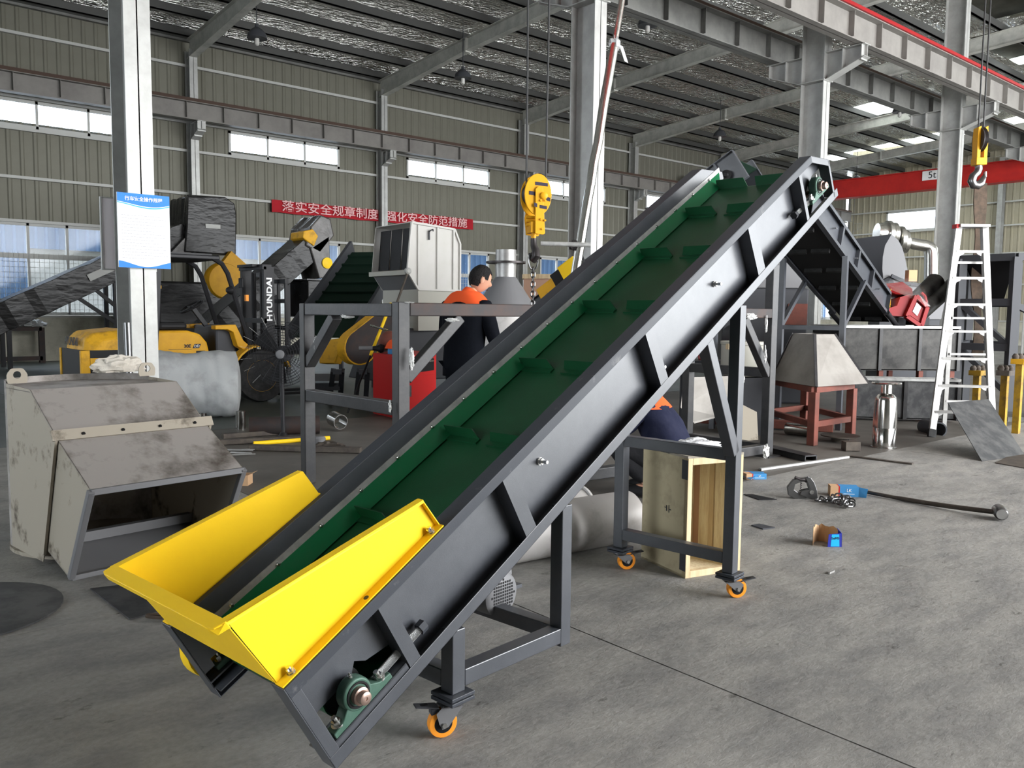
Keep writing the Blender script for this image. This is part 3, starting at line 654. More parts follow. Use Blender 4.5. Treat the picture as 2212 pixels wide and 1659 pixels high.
# yellow feed hopper bolted on the flanges
hp = thing('feed_hopper', 'bright yellow sheet metal feed hopper bolted on the conveyor tail', 'hopper', OC+ES*(-.05)+EW*.35+EN*.62)
HN, HF = .042, .653; nz = .6145
for w_, sg in ((HN, -1), (HF, 1)):
    q = [(-.325, w_, nz), (.318, w_, nz), (.305, w_, .728), (-.345, w_, .872)]
    pnl = obj('side_panel', C().prism(q, (0, sg*.003, 0)), 'yellow_paint', hp)
    g = C(); g.box((-.33, min(w_, w_+sg*.036), nz), (.325, max(w_, w_+sg*.036), nz+.004)); obj('base_flange', g, 'yellow_paint', hp)
    g = C(); p, q_ = V((-.36, 0, .8755)), V((.305, 0, .728)); dn = V((.016, 0, .016))
    g.prism([(p.x, w_, p.z), (q_.x, w_, q_.z), (q_.x, w_+sg*.024, q_.z), (p.x, w_+sg*.03, p.z)], (0, 0, .004))
    g.prism([(p.x, w_+sg*.024, p.z+.004), (q_.x, w_+sg*.024, q_.z+.004), (q_.x, w_+sg*.024, q_.z-.006), (p.x, w_+sg*.026, p.z-.006)], (0, sg*.003, 0))
    obj('rim', g, 'yellow_paint', hp)
    obj('end_fold', C().prism([(.318, w_, nz), (.305, w_, .730), (.305, w_+sg*.02, .730), (.322, w_+sg*.02, nz)], (.003, 0, 0)), 'yellow_paint', hp)
    for s_ in (-.285, .285):
        b = C(); yy = w_+sg*.018; b.cyl((s_, yy, nz+.004), (s_, yy, nz+.007), .013, n=16).hexnut((s_, yy, nz+.007), (s_, yy, nz+.018), .0115).cyl((s_, yy, nz+.018), (s_, yy, nz+.026), .0065, n=10)
        obj('bolt', b, 'bolt', hp)
    obj('bolt_hole', C().cyl((.0, w_+sg*.018, nz+.0041), (.0, w_+sg*.018, nz+.0046), .008, n=14), 'dark_grey', hp)
g = C(); g.prism([(-.325, HN, nz), (-.325, HF, nz), (-.348, HF, .874), (-.348, HN, .874)], (-.003, 0, 0)); obj('front_panel', g, 'yellow_paint', hp)
g = C(); g.prism([(-.348, HN-.03, .873), (-.348, HF+.03, .873), (-.385, HF+.022, .881), (-.392, HF, .882), (-.392, HN, .882), (-.385, HN-.022, .881)], (.001, 0, .004))
g.prism([(-.392, HN, .886), (-.392, HF, .886), (-.390, HF, .862), (-.390, HN, .862)], (.003, 0, 0)); g.prism([(-.392, HN, .886), (-.385, HN-.022, .886), (-.355, HN-.031, .882), (-.353, HN-.031, .858), (-.383, HN-.022, .862), (-.390, HN, .862)], (.003, .003, 0))
obj('front_rim', g, 'yellow_paint', hp, bevel=.002)
# ------------------------------------------------------------------ notice boards on the left column
yb = 8.28; nY = V((0, 1, 0))
b = [pl(*p, (0, yb, 0), nY) for p in ((257, 577), (369, 580), (367, 425), (252, 416))]
x0, x1, z0, z1 = b[0].x, b[1].x, b[0].z, b[2].z
t = thing('notice_board', 'white notice board with blue wave header on the left column', 'sign', ((x0+x1)/2, yb, z0))
obj('panel', MB().box((x0, yb, z0), (x1, yb+.02, z1)), 'paper', t)
def wave(f0, f1, m, off=.002):
    n = 20; g = MB(); pts = [(x0+(x1-x0)*i/n, f1(i/n)) for i in range(n+1)]; lo = [(x0+(x1-x0)*i/n, f0(i/n)) for i in range(n+1)]
    k = len(pts); vs = [(x, yb-off, z) for x, z in lo]+[(x, yb-off, z) for x, z in pts]
    g.add(vs, [(i, i+1, k+i+1, k+i) for i in range(n)]); obj('printed_band', g, m, t)
hh = z1-z0
mat('ink_blue', (0.04, 0.22, 0.70), 0.5); mat('ink_cyan', (0.05, 0.45, 0.75), 0.5)
wave(lambda u: z1-hh*(.115+.075*sin(pi*u*.9+.15)*u**.6), lambda u: z1, 'ink_blue')
wave(lambda u: z1-hh*(.135+.085*sin(pi*u*.9+.15)*u**.6), lambda u: z1-hh*(.123+.08*sin(pi*u*.9+.15)*u**.6), 'ink_cyan')
wave(lambda u: z0, lambda u: z0+hh*(.055+.04*cos(2*pi*u*.85+.3)), 'ink_blue')
text('heading', '行车安全操作规程', hh*.062, ((x0+x1)/2, yb-.004, z1-hh*.075), (1, 0, 0), Z, 'white_ink', t, bold=.0006)
random.seed(5); g = MB()
for i in range(15):
    z = z1-hh*(.30+.041*i); L = random.choice((.3, .62, .8, .84, .7))
    x = x0+(x1-x0)*.07
    while x < x0+(x1-x0)*(.07+L):
        d = random.uniform(.012, .03); g.box((x, yb-.002, z), (x+d, yb-.0012, z+hh*.007)); x += d+.006
stuff(obj('small_print', g, 'grey_ink', t))
b2 = [pl(*p, (0, 8.84, 0), nY) for p in ((223, 580), (219, 427))]
t = thing('notice_board', 'second notice board seen from its pinkish back, half hidden at the left column', 'sign', (2.6, 8.84, b2[0].z))
obj('panel', MB().box((b2[0].x, 8.84, b2[0].z), (b2[0].x+.50, 8.86, b2[1].z)), 'board_back', t)
g = MB(); X0, X1, Za, Zb = b2[0].x, b2[0].x+.5, b2[0].z, b2[1].z
g.box((X0-.012, 8.83, Za-.012), (X0, 8.865, Zb+.012)).box((X0, 8.83, Za-.012), (X1, 8.865, Za)).box((X0, 8.83, Zb), (X1, 8.865, Zb+.012)); obj('edge_strip', g, 'frame_white', t)
p0 = pl(281, 790, (0, 8.2, 0), nY); p1 = pl(281, 697, (0, 8.2, 0), nY)
tag(obj('steel_pipe', MB().pipe((p0.x, 8.2, 0), (p0.x-.005, 8.24, p1.z), .034, .030, 20), 'chrome_dark', smooth=True), 'shiny steel pipe standing upright against the left column', 'pipe')
# ------------------------------------------------------------------ stained steel discharge chute at the left
CU = V((cos(radians(8)), sin(radians(8)), 0)); CV = V((-CU.y, CU.x, 0)); CA = V((1.02, 4.53, 0))
DM = Matrix((CU, CV, Z)).transposed().to_4x4(); DM.translation = CA
def D(): return MB(DM)
WD = .80
t = thing('discharge_chute', 'stained bare steel discharge chute lying open-mouthed on the floor at the left', 'chute', CA+CU*.4+CV*.4)
for w0 in (0, WD-.004):
    pp = obj('side_plate', D().prism([(w0, .12, .70), (w0, .45, .92), (w0, .80, .93), (w0, .80, .02), (w0, .36, .02), (w0, .315, .10)], (.004, 0, 0)), 'chute_tan', t)
obj('upper_slope', D().prism([(0, .12, .70), (WD, .12, .70), (WD, .45, .92), (0, .45, .92)], (0, .003, -.004)), 'chute_steel', t)
a_ = [(.4-.4*cos(pi*i/20), .80+.30*sin(pi*i/20)) for i in range(21)]
g = D(); vs = [(u, v, z) for z in (.02, .945) for u, v in a_]; g.add(vs, [(i, i+1, 21+i+1, 21+i) for i in range(20)]); vs2 = [(.4+(u-.4)*.985, .80+(v-.80)*.985, z) for z in (.02, .945) for u, v in a_]; g.add(vs2, [(i, i+1, 21+i+1, 21+i) for i in range(20)])
obj('curved_back', g, 'chute_steel', t, True)
obj('lid', D().prism([(0, .45, .905)]+[(u, v, .905) for u, v in a_]+[(WD, .45, .905)], (0, 0, .004)), 'chute_steel', t)
obj('base_plate', D().prism([(.4-.42*cos(pi*2*i/28), .72+.44*sin(pi*2*i/28), 0) for i in range(28)], (0, 0, .02)), 'chute_tan', t)
for w0 in (0.0, WD-.004):
    obj('spout_cheek', D().prism([(w0, 0, 0), (w0, -.27, .49), (w0, .12, .70), (w0, .315, .10)], (.004, 0, 0)), 'chute_tan', t)
obj('spout_top', D().prism([(0, -.27, .49), (WD, -.27, .49), (WD, .12, .70), (0, .12, .70)], (0, .002, -.004)), 'chute_steel', t)
obj('spout_floor', D().prism([(0, 0, .004), (WD, 0, .004), (WD, .315, .10), (0, .315, .10)], (0, 0, .004)), 'mid_grey', t)
g = D(); e = .022
g.beam((0, 0, .012), (0, -.27, .49), .03, .03, (1, 0, 0)).beam((WD, 0, .012), (WD, -.27, .49), .03, .03, (1, 0, 0)).beam((0, -.262, .482), (WD, -.262, .482), .03, .03).beam((0, 0, .012), (WD, 0, .012), .03, .026)
obj('mouth_frame', g, 'mid_grey', t, bevel=.003)
g = D(); g.beam((-.03, .105, .715), (WD+.03, .105, .715), .012, .055, (0, .5, 1)); fs = obj('flange_strip', g, 'chute_tan', t)
for i in range(4): obj('bolt_hole', D().cyl((.2*i+.12, .098, .716), (.2*i+.12, .092, .712), .009, n=10), 'black', fs)
for w0 in (-.012, WD+.012): obj('flange_strip', D().beam((w0, .115, .70), (w0, .32, .08), .05, .014, (1, 0, 0)), 'chute_tan', t)
obj('cross_bar', D().beam((0.01, .31, .13), (WD-.01, .31, .13), .05, .05), 'mid_grey', t)
for p in ((38, 828), (318, 812)):
    c = gd(p[0], p[1], .945); g = MB(); h_ = .062; o8 = [(-.05, 0), (.05, 0), (.05, .055), (.025, .085), (-.025, .085), (-.05, .055)]
    q = CU
    ring_o = [c+q*u+Z*z for u, z in ((-.05, 0), (.05, 0), (.05, .05), (.028, .08), (-.028, .08), (-.05, .05))]
    n = 24; hole = [c+q*(.020*cos(2*pi*i/n))+Z*(.045+.020*sin(2*pi*i/n)) for i in range(n)]
    out = []
    for i in range(n):
        d = V((cos(2*pi*i/n), sin(2*pi*i/n))); best = 9
        P8 = [(-.05, -.045), (.05, -.045), (.05, .005), (.028, .035), (-.028, .035), (-.05, .005)]
        for k in range(6):
            a, b_ = V(P8[k]), V(P8[(k+1) % 6]); ed = b_-a; den = d.x*ed.y-d.y*ed.x
            if abs(den) > 1e-9:
                tt = (a.x*ed.y-a.y*ed.x)/den; ss = (a.x*d.y-a.y*d.x)/den
                if tt > 0 and -.001 <= ss <= 1.001: best = min(best, tt)
        out.append(c+q*(d.x*best)+Z*(.045+d.y*best))
    th = CV*.008; allv = hole+out+[x+th for x in hole]+[x+th for x in out]
    fs_ = []
    for i in range(n):
        j = (i+1) % n; fs_ += [(i, j, n+j, n+i), (2*n+i, 3*n+i, 3*n+j, 2*n+j), (i, 2*n+i, 2*n+j, j), (n+i, n+j, 3*n+j, 3*n+i)]
    obj('lifting_lug', g.add(allv, fs_), 'chute_tan', t)
def blob(c, ax, ay, az, seed, amp=.25, n=22, m_=12, flat=True, fr=3.0):
    from mathutils import noise
    g = MB()
    def f(u, v):
        th_, ph = 2*pi*u, pi*(v-.5); d = V((cos(ph)*cos(th_), cos(ph)*sin(th_), sin(ph)))
        r = 1+amp*noise.noise(d*fr+V((seed, seed*2.1, 0)))+amp*.5*noise.noise(d*fr*2.3+V((0, seed, 3)))
        z = d.z*r
        if flat: z = max(z, -.35)
        return V(c)+V(ax)*(d.x*r)+V(ay)*(d.y*r)+V(az)*z
    return g.grid(f, n, m_)
cc = gd(256, 812, .935)
tag(obj('work_glove', blob(cc+Z*.05, CU*.145, CV*.07, Z*.070, 4, .35, 40, 22, fr=2.2), 'cloth_white', smooth=True), 'crumpled off-white cloth glove lying on the steel chute', 'glove')
# flat sheets on the floor under the chute
q = [gd(*p, .004) for p in ((195, 1272), (280, 1338), (430, 1300), (470, 1240))]
tag(obj('floor_sheet', MB().sheet(q, .006), 'sheet_dark'), 'thin dark steel sheet on the floor between chute and yellow hopper', 'sheet')
q = gd(60, 1295, .004)
tag(obj('round_plate', MB().cyl((q.x-.28, q.y+.0, .001), (q.x-.28, q.y, .008), .42, n=40), 'sheet_dark'), 'dark round steel plate on the floor at the lower left edge', 'plate')
g = MB(); c0 = gd(352, 1331, .02); rd = cr
pts = [c0+rd*(-.07*cos(a)*1.0)+(CV*.03*sin(a)) for a in [2*pi*i/16 for i in range(16)]]
tag(obj('strap_loop', MB().tube([p+Z*0.0 for p in pts], .008, 6, closed=True), 'sling', smooth=True), 'small dark strap loop on the floor below the yellow hopper', 'strap')
# ------------------------------------------------------------------ welded square-tube frame behind the conveyor
F1, F2, F3 = at(664, 800, 6.5), at(866, 800, 5.6), gd(1655, 985)
for p in (F1, F2): p.z = 0
F4 = V((7.06, 5.42, 0)); ZT = 1.40; TB = .088
t = thing('welded_frame', 'bare steel square-tube frame with weld marks standing behind the conveyor', 'frame', (F1+F2+F3+F4)/4)
def fb(name, p, q, up=(0, 0, 1), m='raw_steel', s=TB): return obj(name, MB().beam(p, q, s, s, up), m, t, bevel=.006)
ang = (F3-F2).normalized()
for p, zt in ((F1, ZT), (F2, ZT+.01), (F3, 1.82), (F4, .86)):
    po = fb('post', p+Z*.012, p+Z*zt, ang)
    if p is F3: obj('base_plate', MB().obox(p+Z*.006, ang*.10, V((-ang.y, ang.x, 0))*.10, Z*.006), 'raw_steel', t)
def lv(p, z): return V((p.x, p.y, z))
def inset(p, q): d = (q-p).normalized()*TB/2; return p+d, q-d
for p, q, z, m in ((F1, F2, ZT-TB/2, 'raw_steel'), (F2, F3, ZT-TB/2+.005, 'raw_rusty'), (F1, F2, .70, 'raw_steel'), (F4, F3, .80, 'raw_steel'), (F2, F3, .075, 'raw_steel'), (F4, F3, .075, 'raw_steel')):
    a, b_ = inset(lv(p, z), lv(q, z)); fb('rail', a, b_, m=m)
def brace(p, q, run, zt, drop):
    d = (q-p).normalized(); fb('brace', p+d*.03+Z*(zt-drop), p+d*run+Z*(zt-TB*1.02), s=TB*.86)
brace(F1, F2, .42, ZT, .46); brace(F2, F3, .46, ZT, .50); brace(F3, F2, .42, ZT, .62)
def splat(c, r, seed, s1=1, s2=1): r *= .52; return blob(c+cf*.01, cr*(r*s1), cf*r*.4, -cd*(r*s2), seed, .7, 18, 12, False, 4)
for px, py, d, r, s1, s2, sd in ((750, 683, 5.98, .05, 1.6, .5, 1), (681, 742, 6.33, .05, .5, 1.8, 2), (889, 775, 5.52, .06, .5, 1.9, 3), (976, 691, 5.66, .05, 1.5, .45, 4), (884, 653, 5.52, .04, 1.6, .2, 5), (842, 878, 5.58, .03, .6, 2.2, 6), (1623, 683, 7.55, .06, 1.3, .8, 7), (1655, 975, 7.9, .08, .7, 1.3, 8), (1656, 700, 7.85, .06, .4, 2.2, 9), (1654, 765, 7.85, .06, .35, 2.2, 10), (1605, 818, 7.75, .05, .6, 1.4, 11)):
    obj('weld_bead', splat(at(px, py, d), r, sd, s1, s2), 'weld', t, True)
# ------------------------------------------------------------------ wooden crate standing on its side, plastic bag, pipes
ca, cb = gd(1480, 1250), gd(1598, 1232); cl_ = gd(1411, 1203)
du = (cb-ca).normalized(); dv = V((-du.y, du.x, 0)); cw_ = (cb-ca).length; cdp = .40; ch = .62
KM = Matrix((du, dv, Z)).transposed().to_4x4(); KM.translation = ca
def K(): return MB(KM)
t = thing('wooden_crate', 'open wooden crate standing on its side between the conveyor legs', 'crate', ca+du*cw_/2+dv*.2)
obj('side_board', K().box((0, 0, 0.0), (.012, cdp, ch)), 'ply', t)
obj('side_board', K().box((cw_-.012, 0, 0), (cw_, cdp, ch)), 'ply', t)
obj('top_board', K().box((-.002, 0, ch), (cw_+.002, cdp, ch+.012)), 'ply_top', t)
obj('bottom_board', K().box((0, 0, 0.0), (cw_, cdp, .012)), 'ply', t)
obj('back_board', K().box((.012, cdp-.012, .012), (cw_-.012, cdp, ch)), 'pine_pale', t)
for a, b_, m, k_ in ((.335, .386, 'pine_pink', .004), (.245, .333, 'pine_pale', .006), (.205, .243, 'pine', .012), (.032, .203, 'pine_pale', .003)):
    obj('plank', K().box((cw_-.013-k_, a, .013), (cw_-.0125, b_, ch-.002)), m, t)
obj('floor_lining', K().box((.013, .03, .0125), (cw_-.02, cdp-.05, .018)), 'pine_pale', t)
for q0, q1 in (((0, -.001, 0), (.028, .03, ch)), ((cw_-.028, -.001, 0), (cw_, .03, ch)), ((.028, -.001, ch-.035), (cw_-.028, .03, ch)), ((.028, -.001, 0), (cw_-.028, .03, .035))):
    obj('batten', K().box(q0, q1), 'pine', t, bevel=.002)
for z in (.035, ch-.11):
    obj('corner_strap', K().box((-.0015, .002, z), (0, .05, z+.10)), 'dark_grey', t)
g = K().box((-.0015, .17, .315), (-.0008, .178, .345)); g.box((-.0015, .18, .33), (-.0008, .192, .334)).box((-.0015, .15, .31), (-.0008, .156, .35)).box((-.0015, .135, .325), (-.0008, .148, .33))
g.tube([ca+du*(-.001)+dv*(.21+.018*cos(a))+Z*(.335+.022*sin(a)) for a in [2*pi*i/4 for i in range(4)]], .0012, 4, closed=True) if False else None
obj('stencil', g, 'dark_ink', t)
tc_ = ca+du*cw_*.42+dv*.16+Z*(ch+.012)
tag(obj('plastic_bag', blob(tc_+Z*.016, du*.17, dv*.10, Z*.042, 9, .5, 36, 18, fr=2.2), 'plastic_white', smooth=True), 'thin white plastic bag lying on top of the wooden crate', 'bag')
def hpipe(name, px0, px1, r, lab, m, d=None, th=.012):
    a, b_ = V(px0), V(px1); return tag(obj(name, MB().pipe(a, b_, r, r-th, 36), m, smooth=True), lab, 'pipe')
a, b_ = gd(1096, 1234), gd(1378, 1178)
dr = (b_-a).normalized(); nn = V((-dr.y, dr.x, 0)); R = .15
hpipe('large_pipe', a+nn*R*.75+Z*R-dr*.5, b_+nn*R*.75+Z*R+dr*.02, R, 'large pale grey pipe on the floor behind the conveyor leg', 'pipe_grey')
c2 = a+nn*(R*.75+.33); d2 = b_+nn*(R*.75+.33)
hpipe('large_pipe', c2+Z*.135-dr*.3, d2+Z*.135-dr*.06, .135, 'stained flanged pipe behind the large pale pipe on the floor', 'pipe_grey')
o = obj('flange_ring', MB().pipe(d2+Z*.135-dr*.08, d2+Z*.135-dr*.065, .15, .12, 36), 'pipe_grey', bpy.data.objects['large_pipe.001'], True)
bx0 = c2+nn*.5+dr*.1
tag(obj('timber_baulk', MB().beam(bx0+Z*.09, bx0+dr*.9+Z*.09, .14, .18), 'dark_grey', bevel=.006), 'dark baulk on the floor behind the stained pipes', 'beam')
# ------------------------------------------------------------------ small things on the open floor to the right
def carton(name, lab, p, yaw, L, Wd, H, col, flaps, tilt=0):
    M = Matrix.Translation(V(p)) @ Matrix.Rotation(yaw, 4, 'Z'); g = lambda: MB(M)
    t = thing(name, lab, 'box', p); e = .0025
    obj('body', g().box((-L/2, -Wd/2, 0), (L/2, Wd/2, H)), col, t)
    obj('bare_end', g().box((-L/2-.001, -Wd/2-.001, .0005), (-L/2+L*.28, Wd/2+.001, H+.001)), 'cardboard', t)
    obj('stripe', g().box((-L/2+L*.28, -Wd/2-.0008, .0006), (-L/2+L*.33, Wd/2+.0008, H+.0008)), 'red', t)
    if flaps: obj('flap', g().prism([(L/2, -Wd/2, .001), (L/2+.05, -Wd/2-.02, 0.0), (L/2+.06, -Wd/2-.02, H*.9), (L/2, -Wd/2, H)], (0, .002, 0)), col, t)
    lx = -L/2+L*.66
    text('lettering', 'LK', H*.42, M @ V((lx, -Wd/2-.001, H*.62)), M.to_3x3() @ V((1, 0, 0)), Z, 'white_ink', t)
    tx = g().box((lx-.04, -Wd/2-.001, H*.25), (lx+.04, -Wd/2-.0002, H*.30)); obj('print_line', tx, 'white_ink', t)
    return t
carton('small_carton', 'blue and brown carton on the floor behind the lifting clamp', gd(1832, 1072)+V((0, .04, 0)), radians(-50), .20, .09, .075, 'box_blue', True)
carton('small_carton', 'flattened blue and brown carton beside the welded frame foot', gd(1636, 1036)+V((.03, .05, 0)), radians(-35), .17, .10, .045, 'box_blue', False)
q = [gd(*p, .02) for p in ((1602, 1028), (1608, 1018), (1645, 1018), (1648, 1024))]
bpy.data.objects['small_carton.001']
obj('flap', MB().prism([gd(1602, 1029, .012), gd(1622, 1036, .012), gd(1650, 1020, .04), gd(1610, 1018, .03)], (0, 0, .003)), 'box_blue', bpy.data.objects['small_carton.001'])
bp_ = gd(1785, 1180); yaw = radians(-38); M = Matrix.Translation(bp_) @ Matrix.Rotation(yaw, 4, 'Z')
t = thing('torn_carton', 'torn open carton with brown inside and bright blue end on the floor', 'box', bp_)
g = MB(M); a_ = [V((-.075+.15*i/10, .02+.10*sin(pi*i/10), 0)) for i in range(11)]
hs = [.10+.008*sin(i*2.3) for i in range(11)]
g.add([p for p in a_]+[p+Z*h for p, h in zip(a_, hs)], [(i, i+1, 12+i, 11+i) for i in range(10)]); g.add([p*.98+V((0, -.002, 0)) for p in a_]+[p*.98+V((0, -.002, 0))+Z*h for p, h in zip(a_, hs)], [(i, i+1, 12+i, 11+i) for i in range(10)])
obj('back_flap', g, 'cardboard', t)
obj('front_panel', MB(M).prism([(.0, -.018, 0), (.085, -.018, 0), (.082, -.018, .082), (.004, -.018, .075)], (0, .003, 0)), 'box_navy', t)
obj('side_panel', MB(M).prism([(.085, -.018, 0), (.076, .03, 0), (.076, .03, .10), (.082, -.018, .082)], (-.003, 0, 0)), 'box_navy', t)
obj('label_sticker', MB(M).prism([(.018, -.0186, .004), (.07, -.0186, .004), (.066, -.0186, .075), (.022, -.0186, .075)], (0, .0004, 0)), 'box_cyan', t)
text('lettering', '5uM5', .021, M @ V((.044, -.0192, .052)), M.to_3x3() @ V((1, 0, .02)), Z, 'dark_ink', t)
tag(obj('steel_plate', MB().sheet([gd(*p, .004) for p in ((1623, 1135), (1648, 1143), (1674, 1140), (1640, 1132))], .008), 'dark_grey'), 'small flat steel plate on the floor right of the crate', 'plate')
tag(obj('steel_strip', MB().sheet([gd(*p, .003) for p in ((1606, 1068), (1640, 1080), (1678, 1079), (1625, 1068))], .005), 'black'), 'thin black steel strip on the floor left of the lifting clamp', 'strip')
tag(obj('metal_offcut', MB().beam(gd(1790, 1238, .006), gd(1801, 1233, .006), .012, .010), 'alu'), 'tiny pale offcut lying alone on the open floor', 'offcut')
# plate lifting clamp with its chain
cp0 = gd(1762, 1078); ar = (cr-Z*cr.z).normalized(); av = V((-ar.y, ar.x, 0))
t = thing('lifting_clamp', 'shiny steel plate lifting clamp lying on the floor', 'clamp', cp0); sc_ = 6.15/1827
def cq(px, py, k=0): return cp0+ar*((px-1762)*sc_)+Z*((1078-py)*sc_*1.0)+av*k
outer = [cq(1718, 1080), cq(1703, 1070), cq(1700, 1052), cq(1712, 1036), cq(1728, 1033)]; hook = outer+[cq(1730, 1040), cq(1716, 1046), cq(1714, 1058), cq(1722, 1064), cq(1744, 1058), cq(1752, 1066), cq(1742, 1076)]
obj('jaw', MB().prism(hook, av*.03), 'chrome_dark', t, bevel=.002)
bodyp = [cq(1738, 1033), cq(1748, 1030), cq(1756, 1040), cq(1763, 1058), cq(1766, 1082), cq(1752, 1078), cq(1726, 1068), cq(1730, 1060), cq(1748, 1056), cq(1744, 1044)]
obj('cheek_plate', MB().prism([p+av*-.012 for p in bodyp], av*.01), 'chrome_dark', t, bevel=.002); obj('cheek_plate', MB().prism([p+av*.034 for p in bodyp], av*.01), 'chrome_dark', t, bevel=.002)
obj('pivot_pin', MB().cyl(cq(1751, 1062, -.02), cq(1751, 1062, .05), .016, n=16), 'bolt', t, True)
obj('lock_lever', MB().tube([cq(1716, 1031, .01), cq(1728, 1036, .01), cq(1738, 1036, .01), cq(1742, 1040, .01)], [.012, .014, .016, .012], 10), 'hook_dark', t, True)
obj('spring', MB().tube([cq(1730+1.5*cos(i*1.3), 1040+i*.9, .012+.006*sin(i*1.3)) for i in range(20)], .003, 6), 'hook_dark', t, True)
def link(c, d, u, L, Wd, r, n=14):
    d, u = V(d).normalized(), V(u); u = (u-d*u.dot(d)).normalized(); s_ = (L-Wd)/2
    pts = [V(c)+d*(s_ if cos(2*pi*i/n) > 0 else -s_)+d*(Wd/2*cos(2*pi*i/n))+u*(Wd/2*sin(2*pi*i/n)) for i in range(n)]
    return MB().tube(pts, r, 6, closed=True)
ch_ = thing('chain', 'heap of dark chain links on the floor beside the lifting clamp', 'chain', gd(1805, 1088)); random.seed(11)
pts = [(1768, 1080), (1776, 1078), (1784, 1081), (1792, 1078), (1800, 1083), (1808, 1080), (1816, 1085), (1824, 1081), (1832, 1088), (1838, 1082), (1836, 1092), (1828, 1090), (1820, 1078), (1828, 1076), (1812, 1075), (1800, 1074)]
pts += [(x+random.uniform(-5, 5), y+random.uniform(-4, 3)) for x, y in pts[3:15]]
for i, p in enumerate(pts):
    c = gd(*p, .014+.012*(i > 10)+.012*(i > 16)); d = V((cos(i*.9), sin(i*.9), .1*random.uniform(-1, 1)))
    if i < 9: d = gd(*pts[i+1])-gd(*p)
    obj('link', link(c, d, Z if i % 2 else ar.cross(Z), .058, .036, .006), 'chrome_dark', ch_, True)
# sledge hammer
h0, h1 = gd(1868, 1062, .02), gd(2150, 1106, .045)
t = thing('sledgehammer', 'sledgehammer with a long dark shaft lying on the floor at the right', 'hammer', gd(2010, 1085))
n_ = 12; P_ = [h0+(h1-h0)*i/n_+Z*(-.012*sin(pi*i/n_)) for i in range(n_+1)]
obj('shaft', MB().tube(P_, [.014]*4+[.017]*9, 10), 'scrap', t, True)
hd = (V((-cf.x, -cf.y, 0))*.92-cr*.35).normalized(); c = gd(2160, 1106, .05)
obj('head', MB().lathe(c-hd*.075, hd, [(.034, 0), (.042, .012), (.044, .05), (.044, .10), (.042, .138), (.034, .15)], 16), 'chrome_dark', t, True)
obj('face', MB().cyl(c+hd*.074, c+hd*.0765, .033, n=20), 'alu', t)
# floor channel steel, rods and strips farther back
tag(obj('angle_bar', MB().beam(gd(1642, 1014, .012), gd(1832, 987, .012), .03, .02), 'strip_steel'), 'long thin flat bar on the floor leading from the frame foot', 'bar')
tag(obj('flat_bar', MB().beam(gd(1838, 985, .008), gd(1972, 1002, .008), .05, .012), 'scrap'), 'dark flat bar on the floor in front of the stainless vessel', 'bar')
a, b_ = gd(1652, 962, .05), gd(1752, 985, .05)
t = tag(obj('channel_section', MB().beam(a, b_, .14, .012).beam(a-Z*.03+(b_-a).normalized().cross(Z)*.065, b_-Z*.03+(b_-a).normalized().cross(Z)*.065, .01, .07).beam(a-Z*.03-(b_-a).normalized().cross(Z)*.065, b_-Z*.03-(b_-a).normalized().cross(Z)*.065, .01, .07), 'raw_steel'), 'length of channel steel on the floor under the pyramid hood', 'channel')
# ------------------------------------------------------------------ forklift parked along the hall
fk = thing('forklift', 'yellow and black forklift truck parked behind the left column', 'forklift', (4.2, 12.4, 0))
YN, YFr = 11.85, 12.95
g = MB(); pr = [(2.93, .38), (2.90, .72), (2.93, .95), (3.02, 1.04), (3.40, 1.08), (3.55, 1.06), (3.55, .38)]
def ring(y, ins): return [V((x+ins*(1 if x < 3.2 else 0), y, z-(ins if z > .9 else 0))) for x, z in pr]
g.loft([ring(YN, .12), ring(YN+.12, .02), ring(YN+.3, 0), ring(YFr-.3, 0), ring(YFr-.12, .02), ring(YFr, .12)])
cwt = obj('counterweight', g, 'yellow_old', fk, bevel=.03)
obj('lower_recess', MB().box((2.885, YN-.01, .28), (3.52, YFr+.01, .80)), 'black', fk)
for y_ in (YN-.015, YFr-.065): obj('corner_post', MB().box((2.87, y_, .30), (2.98, y_+.08, .80)), 'yellow_old', fk, bevel=.01)
text('lettering', 'HYUNDAI', .15, (2.895, 12.40, .90), (0, -1, 0), (.1, 0, 1), 'dark_ink', cwt, bold=.004)
obj('rear_bumper', MB().box((2.98, YN-.02, .56), (3.45, YN+.02, .70)), 'yellow_old', fk)
g = MB(); e_ = [(3.55, .70), (3.62, 1.04), (4.25, 1.05), (4.42, 1.0), (4.52, .88), (4.56, .70)]
g.prism([(x, YN+.02, z) for x, z in e_], (0, YFr-YN-.04, 0)); ec = obj('engine_cover', g, 'yellow_fork', fk, bevel=.03)
text('lettering', '30E', .065, (4.24, YN+.016, .83), (1, 0, 0), Z, 'dark_ink', ec, bold=.002); obj('stripe', MB().box((3.98, YN+.016, .785), (4.30, YN+.019, .79)), 'dark_ink', ec)
obj('plate', MB().prism([(4.31, YN+.018, .80), (4.40, YN+.018, .80), (4.43, YN+.018, .86), (4.34, YN+.018, .86)], (0, -.003, 0)), 'dark_ink', ec)
text('lettering', 'DD', .05, (4.37, YN+.013, .83), (1, 0, .05), Z, 'paper', ec); obj('side_vent', MB().box((4.36, YN+.014, .735), (4.48, YN+.02, .765)), 'black', ec)
obj('chassis', MB().box((3.5, YN+.06, .30), (5.35, YFr-.06, .70)), 'black_paint', fk, bevel=.02)
obj('floor_step', MB().box((4.50, YN-.02, .44), (4.95, YN+.2, .52)), 'black_paint', fk)
g = MB(); c_ = [(4.62, .70), (4.66, 1.02), (4.72, 1.10), (4.83, 1.12), (4.86, 1.02), (5.08, .74), (5.02, .70)]
obj('dashboard', MB().box((4.68, YN+.12, .70), (4.98, YFr-.12, 1.12)), 'dark_grey', fk, bevel=.03)
